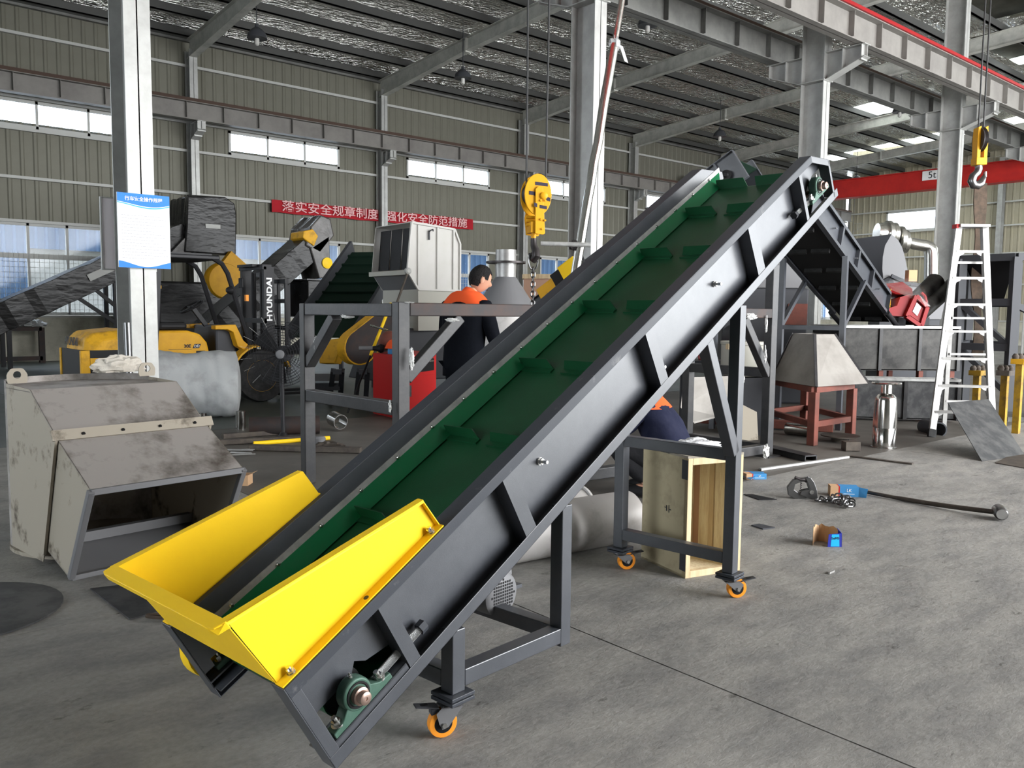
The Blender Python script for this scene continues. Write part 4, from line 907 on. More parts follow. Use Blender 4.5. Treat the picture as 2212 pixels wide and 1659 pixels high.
fnd = [(4.62, 1.06), (4.62, 1.12), (4.92, 1.13), (5.03, .90), (5.10, .84), (5.04, .76), (4.94, .82), (4.88, 1.02), (4.80, 1.06)]
obj('fender', MB().prism([(x, YN-.03, z) for x, z in fnd], (0, .16, 0)), 'yellow_fork', fk, bevel=.01)
obj('fender', MB().prism([(x, YFr-.13, z) for x, z in fnd], (0, .16, 0)), 'yellow_fork', fk, bevel=.01)
obj('seat', MB().box((3.95, 12.15, 1.05), (4.35, 12.65, 1.16)).box((3.88, 12.15, 1.14), (4.0, 12.65, 1.55)), 'black', fk, bevel=.04)
obj('steering_column', MB().beam((4.75, 12.4, 1.05), (4.52, 12.4, 1.36), .06, .06), 'black_paint', fk)
ax_ = V((-.5, 0, .85)).normalized(); u_, w_ = perp(ax_)
obj('steering_wheel', MB().tube([V((4.50, 12.4, 1.38))+(u_*cos(a)+w_*sin(a))*.17 for a in [2*pi*i/20 for i in range(20)]], .016, 8, closed=True).beam(V((4.50, 12.4, 1.38))-u_*.16, V((4.50, 12.4, 1.38))+u_*.16, .02, .02).beam(V((4.50, 12.4, 1.38))-w_*.16, V((4.50, 12.4, 1.38))+w_*.16, .02, .02), 'black', fk, True)
for y in (YN+.04, YFr-.04):
    obj('front_pillar', MB().tube([(5.14, y, .86), (4.95, y, 1.5), (4.84, y, 1.86), (4.76, y, 1.99), (4.64, y, 2.06)], .036, 8), 'black_paint', fk, True)
    obj('rear_pillar', MB().beam((3.80, y, .78), (3.88, y, 2.05), .10, .07), 'black_paint', fk)
obj('guard_roof', MB().box((3.82, YN, 2.04), (4.72, YFr, 2.10)), 'black_paint', fk, bevel=.015)
for k in range(6): obj('roof_bar', MB().box((3.9, YN+.15+.15*k, 2.10), (4.66, YN+.18+.15*k, 2.13)), 'black_paint', fk)
obj('work_lamp', MB().lathe((4.86, YN+.02, 1.62), (1, 0, 0), [(.03, -.05), (.06, 0), (.06, .03)], 14), 'black', fk, True)
obj('mirror', MB().box((5.02, YN-.02, 1.66), (5.05, YN+.10, 1.80)), 'black', fk, bevel=.01)
obj('indicator_lamp', MB().box((5.10, YN+.02, 1.47), (5.14, YN+.08, 1.56)), 'orange_pu', fk)
obj('warning_label', MB().box((3.83, YN-.003, 1.62), (3.90, YN-.001, 1.66)), 'yellow_fork', fk)
for y in (11.88, 12.66):
    rl = obj('mast_rail', MB().box((5.38, y, .12), (5.54, y+.07, 1.98)), 'black_paint', fk)
    obj('inner_rail', MB().box((5.42, y+.09, .12), (5.56, y+.14, 1.94)), 'black', fk)
    if y < 12: text('lettering', 'HYUNDAI', .115, (5.465, y-.004, 1.50), Z, (-1, 0, 0), 'white_ink', rl, sx=1.25, bold=.004)
for z in (1.94, 1.15, .35): obj('mast_crossbar', MB().box((5.36, 11.88, z), (5.42, 12.73, z+.07)), 'black_paint', fk)
obj('mast_top_plate', MB().box((5.28, 12.05, 1.98), (5.58, 12.60, 2.02)), 'black_paint', fk)
for y in (12.12, 12.42): obj('lift_cylinder', MB().cyl((5.46, y, .15), (5.46, y, 1.90), .035, n=12), 'black', fk, True)
for y in (11.95, 12.2, 12.45, 12.7): obj('backrest_bar', MB().box((5.74, y-.02, .55), (5.78, y+.02, 1.75)), 'black_paint', fk)
for z in (1.75, 1.45, 1.05, .55): obj('backrest_rail', MB().box((5.73, 11.92, z), (5.79, 12.75, z+.06)), 'black_paint', fk)
for y in (12.05, 12.55): obj('fork', MB().box((5.68, y, .06), (5.74, y+.11, .6)).box((5.68, y, .05), (6.6, y+.11, .09)), 'black', fk)
def wheel(x, y, r, wd, par, rim='yellow_old'):
    o = obj('wheel', MB().lathe((x, y, r), (0, 1, 0), [(r*.6, 0), (r*.96, .0), (r, wd*.15), (r, wd*.85), (r*.96, wd), (r*.6, wd)], 32), 'rubber', par, True)
    obj('rim', MB().lathe((x, y-.002, r), (0, 1, 0), [(r*.2, .03), (r*.5, .04), (r*.6, .0), (r*.62, .05), (r*.62, wd-.05), (r*.6, wd)], 24), rim, o, True)
for y in (YN-.12, YFr-.12): wheel(5.27, y, .385, .24, fk)
for y in (YN+.02, YFr-.22): wheel(3.72, y, .29, .2, fk)
fa = arc((5.27, YN-.13, .385), (1, 0, 0), (0, 0, 1), .43, radians(15), radians(175), 12); fa2 = arc((5.27, YN-.13, .385), (1, 0, 0), (0, 0, 1), .455, radians(15), radians(175), 12)
g = MB(); vs = fa+fa2; vs = vs+[p+V((0, .25, 0)) for p in vs]; n = 13
g.add(vs, [f for i in range(n-1) for f in ((i, i+1, n+i+1, n+i), (n+i, n+i+1, 3*n+i+1, 3*n+i), (i, i+1, 2*n+i+1, 2*n+i))]); obj('wheel_arch', g, 'yellow_old', fk)
tag(obj('wrapped_roll', blob(V((0, 0, 0)), (1, 0, 0), (0, 1, 0), (0, 0, 1), 2), 'tarp'), 'grey tarpaulin roll', 'roll') if False else None
# ------------------------------------------------------------------ rolled grey tarpaulin bundle
from mathutils import noise
ra, rb = at(318, 838, 10.35), at(518, 836, 10.75); ra.z = rb.z = .41; dx = (rb-ra).normalized(); sx_ = V((-dx.y, dx.x, 0)); g = MB(); NR = 30
def fr_(u, v):
    e = min(1, min(v, 1-v)*14+.55); th_ = 2*pi*u; q = .40*e*(1+.13*noise.noise(V((cos(th_)*1.3, sin(th_)*1.3, v*3)))+.05*noise.noise(V((cos(th_)*4, sin(th_)*4, v*11))))-(.006 if abs((v*6+.3*sin(th_)) % 1-.5) < .04 else 0)
    p = ra+(rb-ra)*v+sx_*(q*cos(th_))+Z*(q*sin(th_)); p.z = max(p.z, .005); return p
g.grid(fr_, 40, 48); k = len(g.v); g.f.append(tuple(range(40))); g.f.append(tuple(range(k-41, k-1)))
tag(obj('tarpaulin_roll', g, 'tarp', smooth=True), 'large bulging roll wrapped in pale grey sheeting left of the fan', 'roll')
# ------------------------------------------------------------------ pedestal fan
fb0 = gd(612, 950); fc_ = at(610, 765, 8.75); fc_.x, fc_.y = fb0.x, fb0.y+.02
ff = (CP-fc_); ff.z = 0; ff = (ff.normalized()+cr*-.25).normalized(); fu = V((-ff.y, ff.x, 0)); RF = .335
t = thing('pedestal_fan', 'large black pedestal fan with wire guard standing in the dark middle of the hall', 'fan', fb0)
obj('pole', MB().cyl(fb0+Z*.03, fc_-Z*.1, .022, n=12), 'black_paint', t, True)
obj('base', MB().lathe(fb0, Z, [(.15, 0), (.15, .02), (.05, .045), (.03, .08)], 24), 'black', t, True)
obj('motor', MB().lathe(fc_-ff*.22, ff, [(.05, 0), (.085, .03), (.085, .14), (.05, .17)], 18), 'dark_grey', t, True)
g = MB()
for side_, off in ((1, .05), (-1, -.09)):
    for k in range(1, 13): rr = RF*k/12; g.tube([fc_+ff*(off*(1-.6*(rr/RF)**2))+(fu*cos(a)+Z*sin(a))*rr for a in [2*pi*i/36 for i in range(36)]], .0026, 4, closed=True)
    for k in range(20):
        a = 2*pi*k/20; dd = fu*cos(a)+Z*sin(a); g.tube([fc_+ff*(off*(1-.6*(q)**2))+dd*RF*q for q in (.1, .5, .8, 1)], .0026, 4)
obj('wire_guard', g, 'black_paint', t, True)
obj('hub_badge', MB().lathe(fc_+ff*.05, ff, [(.045, -.01), (.045, .008), (.035, .014)], 18), 'mid_grey', t, True)
for k in range(3):
    a = 2*pi*k/3+.4; d0 = fu*cos(a)+Z*sin(a); e0 = fu*-sin(a)+Z*cos(a)
    obj('blade', MB().prism([fc_-ff*.03+d0*.06-e0*.03, fc_-ff*.05+d0*.29-e0*.11, fc_-ff*.01+d0*.30+e0*.09, fc_+ff*.0+d0*.07+e0*.03], ff*.004), 'black', t)
for k, a in enumerate([radians(q) for q in (118, 140, 155, 170, 188, 205, 225, 100)]):
    d0 = fu*-cos(a)*-1+Z*sin(a); p = fc_+d0*RF
    obj('ribbon', MB().beam(p-d0*.03, p+d0*.09, .006, .002), 'frame_white', t)
# ------------------------------------------------------------------ long wrapped conveyors along the wall
def wrapped(label, Yc, p0, p1, dep_, wd, head, name='wrapped_conveyor'):
    a = V((p0[0], Yc, p0[1])); b_ = V((p1[0], Yc, p1[1])); t = thing(name, label, 'conveyor', ((a+b_)/2)*1.0-Z*((a+b_)/2).z)
    d = (b_-a).normalized(); up = V((-d.z, 0, d.x))
    g = MB(); n = 26; rings = []
    for i in range(n+1):
        c = a+(b_-a)*i/n; s_ = 1+.05*noise.noise(V((i*.7, 1, 2))); k = .04*noise.noise(V((i*1.3, 5, 0)))
        rings.append([c-up*dep_/2*s_+V((0, wd/2*s_, 0)), c-up*dep_/2*s_-V((0, wd/2*s_, 0)), c+up*(dep_/2+k)-V((0, wd/2*s_, 0)), c+up*(dep_/2+k*.5)+V((0, wd/2, 0))])
    g.loft(rings); obj('wrapped_body', g, 'wrap_dark', t, bevel=.01)
    return t, a, b_, d, up
t, a, b_, d, up = wrapped('long black conveyor in stretch film rising from the left edge behind the notice board', 21.5, (2.6, .62), (7.6, 3.15), .62, .9, None)
for f, zl in ((.22, 0), (.66, 0), (.80, 0)):
    c = a+(b_-a)*f
    for y in (-.38, .38): obj('leg', MB().beam((c.x, 21.5+y, .0), (c.x, 21.5+y, c.z-.25), .09, .09), 'black_paint', t)
c = a+(b_-a)*.66
obj('brace', MB().beam((c.x, 21.12, 1.0), (c.x-.85, 21.12, c.z-.68), .08, .08), 'black_paint', t); obj('brace', MB().beam((c.x+.45, 21.12, 1.0), (c.x-.45, 21.12, c.z-.5), .08, .08), 'black_paint', t)
obj('label_plate', MB().prism([a+d*(k)+up*h-V((0, .49, 0)) for k, h in ((3.05, -.05), (3.75, -.05), (3.75, .11), (3.05, .11))], (0, -.004, 0)), 'frame_white', t)
hx = [(7.45, 2.72), (8.72, 2.72), (8.76, 3.72), (8.70, 3.98), (8.45, 4.12), (7.55, 4.08), (7.5, 3.3)]
g = MB(); n = 10; g.loft([[V((x+.06*noise.noise(V((x*3, k, z*3))), 20.85+1.3*k/n, z+.07*noise.noise(V((x*2, k*.8, z*4))))) for x, z in hx] for k in range(n+1)])
hd_ = obj('wrapped_head', g, 'wrap_dark', t, bevel=.03)
obj('head_chute', MB().prism([(6.95, 20.9, 2.5), (7.6, 20.9, 3.2), (7.6, 20.9, 2.5)], (0, 1.2, 0)), 'wrap_grey', t)
obj('label_plate', MB().box((7.95, 20.83, 3.33), (8.32, 20.845, 3.43)), 'frame_white', t)
obj('drive_guard', MB().lathe((8.35, 20.6, 2.05), (0, 1, 0), [(.02, 0), (.42, .02), (.46, .1), (.46, .3)], 28), 'yellow_fork', t, True)
obj('guard_arm', MB().beam((8.35, 20.75, 2.1), (8.75, 20.75, 2.6), .6, .2, (0, 1, 0)), 'yellow_fork', t)
g = MB(); random.seed(2)
g.box((6.2, 20.7, .5), (9.3, 22.3, 2.0)); obj('wrapped_bin', g, 'wrap_dark', t, bevel=.05)
t, a, b_, d, up = wrapped('film-wrapped conveyor with an orange head end in front of the middle window', 17.0, (6.1, .55), (8.75, 2.78), .50, .8, None)
for f in (.35, .75):
    c = a+(b_-a)*f
    for y in (-.3, .3): obj('leg', MB().beam((c.x, 17+y, 0), (c.x, 17+y, c.z-.2), .08, .08), 'black_paint', t)
g = MB(); hp_ = [(8.45, 2.72), (8.78, 2.55), (9.12, 2.98), (9.05, 3.30), (8.80, 3.38), (8.55, 3.10)]
g.loft([[V((x+.05*noise.noise(V((x*4, k, z))), 16.55+.9*k/6, z+.05*noise.noise(V((x*4, k, z*3))))) for x, z in hp_] for k in range(7)]); obj('wrapped_head', g, 'wrap_grey', t, bevel=.03)
obj('head_cover', MB().prism([(8.36, 16.52, 2.86), (8.62, 16.52, 2.70), (8.72, 16.52, 2.92), (8.60, 16.52, 3.06), (8.38, 16.52, 3.0)], (0, .6, 0)), 'yellow_old', t, bevel=.02)
obj('wrapped_chute', MB().prism([(8.55, 16.55, 2.66), (9.0, 16.55, 2.96), (9.02, 16.55, 2.05), (8.75, 16.55, 2.02)], (0, .8, 0)), 'wrap_grey', t, bevel=.02)
obj('drive_wheel', MB().lathe((8.93, 16.5, 2.36), (0, 1, 0), [(.03, 0), (.12, .02), (.12, .08)], 18), 'yellow_paint', t, True)
obj('bin', MB().box((8.45, 16.5, 1.2), (9.25, 17.5, 1.98)), 'wrap_dark', t, bevel=.02); obj('bin_rim', MB().box((8.42, 16.47, 1.98), (9.28, 17.53, 2.01)), 'mid_grey', t)
# ------------------------------------------------------------------ dark belt conveyor facing the viewer
BL, BR, TL_ = at(664, 676, 14.9), at(800, 676, 14.7), at(757, 545, 16.4)
TR_ = BR+(TL_-BL)
t = thing('belt_conveyor', 'dark conveyor with a blackish green belt rising towards the long wall', 'conveyor', (BL+BR)/2-Z*((BL+BR)/2).z)
d = (TL_-BL).normalized(); wv = (BR-BL).normalized(); nn = wv.cross(d).normalized(); BL0, BR0 = BL-d*.7, BR-d*.7
obj('belt', MB().prism([BL0, BR0, TR_, TL_], nn*-.02), 'belt_dark', t)
for i in range(7):
    c = BL+(TL_-BL)*(i/6.6); obj('cleat', MB().beam(c+nn*.02, c+nn*.02+wv*(BR-BL).length, .03, .05, nn), 'belt_dark', t)
for p, q in ((BL0, TL_), (BR0, TR_)): obj('side_rail', MB().beam(p+nn*.06, q+d*.12+nn*.06, .06, .24, nn), 'dark_grey', t, bevel=.004)
for f in (.3, .8):
    for p, q in ((BL0, TL_), (BR0, TR_)):
        c = p+(q-p)*f-nn*.08; obj('leg', MB().beam(V((c.x, c.y, 0)), c, .07, .07, wv), 'dark_grey', t)
# ------------------------------------------------------------------ white crusher hood with rubber curtain and belt drive
KC = at(888, 600, 12.8); KC.z = 0; ka = at(992, 600, 13.5); ka.z = 0; kb = at(812, 600, 13.7); kb.z = 0
LA, LB = (ka-KC).length, (kb-KC).length; ua, ub = (ka-KC).normalized(), (kb-KC).normalized()
t = thing('crusher', 'white crusher hood with black rubber curtain above a yellow belt drive', 'machine', KC+ua*.4+ub*.3)
poly = [(0.0, 2.68), (LA*.88, 2.64), (LA, 2.42), (LA, 1.68), (.13, 1.68), (-.08, 1.95)]
for off in (0, 1):
    o_ = ub*(LB*off); sp = obj('side_panel', MB().prism([KC+o_+ua*s_+Z*z for s_, z in poly], ub*.012), 'white_paint', t)
    if off == 0:
        n_ = ua.cross(Z)*(1 if ua.cross(Z).dot(CP-KC) > 0 else -1)
        for i in range(6):
            p, q = poly[i], poly[(i+1) % 6]; obj('edge_rib', MB().beam(KC+ua*p[0]+Z*p[1]+n_*.015, KC+ua*q[0]+Z*q[1]+n_*.015, .03, .03, n_), 'white_paint', sp)
        for f in (.13, .52, .86): obj('edge_rib', MB().beam(KC+ua*LA*f+Z*1.69+n_*.015, KC+ua*LA*f+Z*2.65+n_*.015, .03, .03, n_), 'white_paint', sp)
        g = MB(); c = KC+ua*.33+Z*2.56+n_*.03; g.tube([c, c+n_*.03+Z*.02, c+n_*.03+Z*.04+ua*.05, c+Z*.02+ua*.08], .01, 6).beam(c-Z*.12, c+Z*.02, .02, .02); obj('latch', g, 'dark_grey', sp)
obj('roof_panel', MB().prism([KC+Z*2.68, KC+ua*LA*.88+Z*2.64, KC+ua*LA*.88+ub*LB+Z*2.64, KC+ub*LB+Z*2.68], Z*.012), 'white_paint', t)
obj('back_panel', MB().prism([KC+ua*LA+Z*1.68, KC+ua*LA+Z*2.42, KC+ua*LA+ub*LB+Z*2.42, KC+ua*LA+ub*LB+Z*1.68], ua*.012), 'white_paint', t)
for i in range(3):
    f0, f1 = .06+.30*i, .06+.30*i+.295
    obj('rubber_curtain', MB().prism([KC+ua*(.10-.012*i)+ub*LB*f0+Z*2.62, KC+ua*(.10-.012*i)+ub*LB*f1+Z*2.62, KC+ua*(.06-.02*i)+ub*LB*f1+Z*1.99, KC+ua*(.06-.02*i)+ub*LB*f0+Z*1.99], ua*.008), 'black', t)
obj('feed_lip', MB().beam(KC-ua*.09+Z*1.93-ub*.01, KC-ua*.09+Z*1.93+ub*(LB+.04), .05, .07), 'beige', t)
obj('lower_funnel', MB().prism([KC-ua*.07+Z*1.93, KC+ua*.14+Z*1.68, KC+ua*.14+Z*1.68+ub*LB, KC-ua*.07+Z*1.93+ub*LB], ua*.01), 'mid_grey', t)
obj('base_box', MB().hexa([KC+ua*.14+Z*1.05, KC+ua*LA+Z*1.05, KC+ua*LA+ub*LB+Z*1.05, KC+ua*.14+ub*LB+Z*1.05, KC+ua*.14+Z*1.68, KC+ua*LA+Z*1.68, KC+ua*LA+ub*LB+Z*1.68, KC+ua*.14+ub*LB+Z*1.68]), 'beige', t)
obj('gas_strut', MB().cyl(KC-ua*.08+Z*1.93-ub*.03, KC-ua*.28+Z*1.48-ub*.02, .018, n=10), 'scrap', t, True)
obj('strut_pin', MB().lathe(KC-ua*.08+Z*1.95-ub*.05, ub, [(.03, -.02), (.05, 0), (.05, .05)], 14), 'frame_white', t, True)
obj('machine_body', MB().hexa([KC-ua*.5+Z*.28+ub*.2, KC+ua*LA+Z*.28, KC+ua*LA+ub*LB+Z*.28, KC-ua*.5+ub*(LB+.1)+Z*.28, KC-ua*.2+Z*1.10+ub*.2, KC+ua*LA+Z*1.05, KC+ua*LA+ub*LB+Z*1.05, KC-ua*.2+ub*LB+Z*1.1]), 'dark_grey', t, bevel=.02)
A_, B_ = at(780, 750, 12.1), at(842, 690, 12.3); rA, rB = .26, .20; d = (B_-A_); pd = d.normalized(); fn = (CP-A_); fn.z = 0; fn = (fn.normalized()+cr*.75).normalized(); sd = pd.cross(fn).normalized()
n = 14; outl = [A_+(sd*cos(a)-pd*sin(a))*rA for a in [pi*i/n for i in range(n+1)]]+[B_+(-sd*cos(a)+pd*sin(a))*rB for a in [pi*i/n for i in range(n+1)]]
cen = (A_+B_)/2; inl = [p+(cen-p).normalized()*.02 for p in outl]; m_ = len(outl); g = MB()
vs = outl+[p-fn*.20 for p in outl]+inl+[p-fn*.20 for p in inl]; g.add(vs, [f for i in range(m_) for f in ((i, (i+1) % m_, m_+(i+1) % m_, m_+i), (i, (i+1) % m_, 2*m_+(i+1) % m_, 2*m_+i), (2*m_+i, 2*m_+(i+1) % m_, 3*m_+(i+1) % m_, 3*m_+i))])
obj('belt_guard', g, 'yellow_old', t, True); obj('guard_face', MB().prism([p-fn*.02 for p in inl], -fn*.01), 'raw_rusty', t)
q = [at(x, y, 12.6) for x, y in ((690, 785), (722, 785), (742, 735), (738, 730), (700, 735), (690, 745))]
obj('yellow_cover', MB().prism(q, cf*.5), 'yellow_old', t, bevel=.01)
for x0, x1 in ((712, 735), (768, 790)):
    obj('foot_frame', MB().beam(gd(x0, 868), at(x0+8, 800, 11.9), .07, .07, cr).beam(gd(x1, 868), at(x1+4, 800, 11.9), .07, .07, cr).beam(at(x0+8, 803, 11.9), at(x1+4, 803, 11.9), .07, .07), 'dark_grey', t)
obj('frame_beam', MB().beam(at(660, 815, 12.2), at(735, 815, 12.2), .1, .1), 'mid_grey', t); obj('frame_beam', MB().beam(at(660, 835, 12.2), at(735, 835, 12.2), .1, .1), 'dark_grey', t)
yp0, yp1 = at(800, 768, 11.4), at(845, 655, 11.6); dd = (yp0-yp1)
tp = thing('lever_pole', 'yellow pole leaning beside the belt drive with a small crosspiece', 'pole', yp0)
ft = yp1+dd*(yp1.z/(-dd.z)) if dd.z < 0 else yp0
obj('pole', MB().cyl(yp1, yp0, .022, n=10), 'yellow_paint', tp, True); obj('shaft', MB().cyl(yp0, ft, .014, n=8), 'black', tp, True)
obj('crosspiece', MB().cyl(at(800, 703, 11.5), at(838, 714, 11.4), .016, n=8), 'silver', tp, True)
# ------------------------------------------------------------------ red tool cabinet with helmet and drill
c0, cl, cr_ = gd(868, 908), gd(806, 893), gd(942, 890); ul, ur = cl-c0, cr_-c0; HT = .80
t = thing('tool_cabinet', 'red metal tool cabinet behind the welded frame', 'cabinet', c0+(ul+ur)/2)
obj('body', MB().prism([c0, cr_, cr_+ul, cl], Z*HT), 'red', t, bevel=.006); nr = ul.normalized()*-1
e = .012
obj('door', MB().prism([c0+ur*.05+Z*.06-ul.normalized()*e, c0+ur*.95+Z*.06-ul.normalized()*e, c0+ur*.95+Z*.52-ul.normalized()*e, c0+ur*.05+Z*.52-ul.normalized()*e], ul.normalized()*.01), 'red', t)
dr_ = obj('drawer', MB().prism([c0+ur*.08+Z*.57-ul.normalized()*e, c0+ur*.92+Z*.57-ul.normalized()*e, c0+ur*.92+Z*.73-ul.normalized()*e, c0+ur*.08+Z*.73-ul.normalized()*e], ul.normalized()*.01), 'black', t)
obj('handle', MB().beam(c0+ur*.12+Z*.70-ul.normalized()*.03, c0+ur*.88+Z*.70-ul.normalized()*.03, .02, .02), 'silver', dr_)
obj('lock', MB().beam(c0+ur*.2+Z*.28-ul.normalized()*.02, c0+ur*.2+Z*.42-ul.normalized()*.02, .03, .03), 'hook_dark', t)
hc = c0+ul*.45+ur*.22+Z*HT
tag(obj('helmet', MB().lathe(hc+Z*.08, Z, [(.15, -.01), (.145, .0), (.125, .05), (.09, .09), (.04, .11), (.005, .115)], 20), 'orange_cloth', smooth=True), 'orange safety helmet lying on top of the red cabinet', 'helmet')
tag(obj('helmet', MB().lathe(hc+ul.normalized()*.27+ur*.05+Z*.17, (-.3*cr+Z*.9+cf*-.2), [(.15, -.10), (.145, -.0), (.125, .05), (.09, .09), (.04, .11), (.005, .115)], 20), 'red_brown', smooth=True), 'brownish second helmet left of the orange one on the red cabinet', 'helmet')
tag(obj('parts_box', MB().obox(hc+Z*.035, ur.normalized()*.14, ul.normalized()*.10, Z*.035), 'box_blue', bevel=.004), 'small blue box under the orange helmet', 'box')
g = thing('angle_grinder', 'grey and black hand grinder lying across the left end of the red cabinet', 'tool', hc+ul*.4)
p1 = c0+ul*.93-ur*.05+Z*(HT+.062); p0 = p1-cr*.18; p0.z = p1.z
obj('grip', MB().cyl(p0, p1, .028, n=12), 'mid_grey', g, True); obj('head', MB().lathe(p1, p1-p0, [(.03, 0), (.035, .05), (.06, .10), (.05, .14)], 14), 'black', g, True)
# ------------------------------------------------------------------ stainless stack with cone and flange
sc0 = at(1092, 650, 9.4); sc0.z = 0
t = thing('exhaust_cone', 'grey steel cone with a shiny pipe stub behind the worker', 'duct', sc0)
zc = lambda y: CH+(681-y)/1827*9.4
obj('cone', MB().lathe(sc0, Z, [(.34, zc(690)), (.30, zc(660)), (.115, zc(606))], 28), 'mid_grey', t, True)
obj('pipe_stub', MB().lathe(sc0, Z, [(.115, zc(607)), (.118, zc(580)), (.115, zc(548))], 24), 'alu', t, True)
obj('flange', MB().lathe(sc0, Z, [(.12, zc(577)), (.22, zc(577)), (.22, zc(573)), (.12, zc(573))], 28), 'hook_dark', t, True)
obj('barrel', MB().lathe(sc0, Z, [(.34, .0), (.34, zc(690))], 28), 'pipe_grey', t, True)
wd0 = at(1160, 612, 11.5)
t = thing('board_crate', 'brown wooden crate wall behind the hanging chain', 'crate', (wd0.x, wd0.y, 0))
obj('panel', MB().obox(V((wd0.x, wd0.y, .90)), cr*.18, V((-cr.y, cr.x, 0))*.15, Z*.90), 'pine_pink', t); obj('top_batten', MB().obox(V((wd0.x, wd0.y, 1.83)), cr*.20, V((-cr.y, cr.x, 0))*.17, Z*.03), 'pine', t)
a, b_ = at(1108, 712, 10.6), at(1598, 352, 8.9)
t = thing('belt_conveyor', 'third grey conveyor running parallel behind the main one, with black and yellow tail', 'conveyor', V((a.x, a.y, 0))); d = (b_-a).normalized()
hd_ = V((d.x, d.y, 0)).normalized(); wz_ = V((-hd_.y, hd_.x, 0)); nz_ = wz_.cross(d); nz_ = nz_ if nz_.z > 0 else -nz_; L3 = (b_-a).length
for off, s_ in ((0, 1), (.72, -1)):
    o_ = wz_*off
    obj('side_plate', MB().prism([a+o_+wz_*.05*s_-nz_*.17, b_+o_+wz_*.05*s_-nz_*.17, b_+o_+wz_*.05*s_+nz_*.17, a+o_+wz_*.05*s_+nz_*.17], wz_*.006), 'grey_paint', t)
    for h in (-.17, .17): obj('flange', MB().beam(a+o_+wz_*.025*s_+nz_*h, b_+o_+wz_*.025*s_+nz_*h, .058, .006, nz_), 'grey_paint', t)
    obj('end_flange', MB().beam(b_+o_+wz_*.025*s_-nz_*.17, b_+o_+wz_*.025*s_+nz_*.17, .058, .008, d), 'grey_paint', t)
    for f in (.25, .45, .65, .85, .93): c = a+d*L3*f+o_+wz_*.025*s_; obj('stiffener', MB().beam(c-nz_*.165, c+nz_*.165, .05, .02, d), 'grey_paint', t)
    c = b_+o_-d*.18+wz_*.02*s_-nz_*.02; obj('pillow_block', MB().lathe(c, -wz_*s_, [(.05, 0), (.055, .03), (.03, .035), (.02, .06)], 16), 'bearing_dark', t, True)
    obj('take_up_screw', MB().cyl(c-d*.05-nz_*.05, c-d*.34-nz_*.05, .014, n=10), 'thread', t, True)
    for f in (.45, .8): c = a+d*L3*f+o_-nz_*.17; obj('leg', MB().beam(V((c.x, c.y, 0)), c, .06, .06, wz_), 'grey_paint', t)
obj('belt', MB().prism([a+wz_*.06+nz_*.04, b_+wz_*.06+nz_*.04, b_+wz_*.66+nz_*.04, a+wz_*.66+nz_*.04], nz_*.01), 'belt_dark', t)
for f0, f1, m in ((.17, .25, 'yellow_old'), (.245, .29, 'black'), (.285, .36, 'yellow_paint')):
    obj('tail_cover', MB().beam(a+d*L3*f0-wz_*.01+nz_*.09*(1+(f0-.17)*6), a+d*L3*f1-wz_*.01+nz_*.09*(1+(f0-.17)*6), .10, .26, nz_), m, t, bevel=.01)
# ------------------------------------------------------------------ leaning pole with crosspipe, hook blocks
p0, p1 = gd(1180, 958), at(1346, -14, 8.9)
t = thing('leaning_pole', 'foil-wrapped pole with a short crosspipe leaning in front of the mottled column', 'pole', p0)
f1 = p0+(p1-p0)*.885; f2 = p0+(p1-p0)*.41
obj('lower_tube', MB().tube([p0+(p1-p0)*(.885*i/20)+cr*.012*noise.noise(V((i*1.1, 0, 0))) for i in range(21)], .050, 10), 'silver', t, True); obj('upper_tube', MB().cyl(f1, p1, .034, n=10), 'silver', t, True)
obj('tape_joint', blob(f1, cr*.06, cf*.05, Z*.08, 3, .6, 14, 8, False), 'tarp', t, True)
obj('loose_tape', MB().prism([f1+cr*.05, f1+cr*.09-Z*.02, f1+cr*.15-Z*.19, f1+cr*.11-Z*.17], cf*.004), 'plastic_white', t)
ca_, cb_ = at(1168, 526, 8.75), at(1276, 529, 8.75); obj('crosspipe', MB().pipe(ca_, cb_, .024, .018, 14), 'strip_steel', t, True)
obj('strut', MB().beam(at(1250, 533, 8.8), at(1264, 570, 8.8), .03, .02), 'raw_steel', t); obj('knot', blob(f2+Z*.12-cr*.05, cr*.05, cf*.05, Z*.05, 6, .6, 12, 8, False), 'hook_dark', t, True)
hk = at(1157, 450, 7.0); HS = 7.0/1827
t = thing('hook_block', 'yellow crane hook block hanging in mid air with two wire ropes', 'hook', (hk.x, hk.y, CH+(681-585)*HS))
ax_ = (CP-hk); ax_.z = 0; ax_ = (ax_.normalized()+cr*.28).normalized(); ux = V((-ax_.y, ax_.x, 0))
def hq(px, py, k=0): return V((hk.x, hk.y, hk.z))+ux*((px-1157)*HS)+Z*((450-py)*HS)+ax_*k
ol = [hq(1157+30*cos(a), 423-44*sin(a)) for a in [2*pi*i/28 for i in range(28)]]
for k in (-.075, .055): obj('cheek', MB().prism([p+ax_*k for p in ol], ax_*.02), 'hook_yellow', t, bevel=.004)
obj('sheave', MB().lathe(hq(1157, 420)-ax_*.045, ax_, [(.02, 0), (.11, 0), (.10, .04), (.10, .05), (.11, .09), (.02, .09)], 28), 'hook_dark', t, True)
obj('strap_plate', MB().prism([hq(x, y, .078) for x, y in ((1150, 412), (1156, 406), (1166, 408), (1172, 505), (1168, 508), (1150, 506))], ax_*.016), 'hook_yellow', t, bevel=.003)
obj('strap_plate', MB().prism([hq(x, y, -.09) for x, y in ((1150, 412), (1156, 406), (1166, 408), (1172, 505), (1168, 508), (1142, 506), (1138, 470))], ax_*.016), 'hook_yellow', t, bevel=.003)
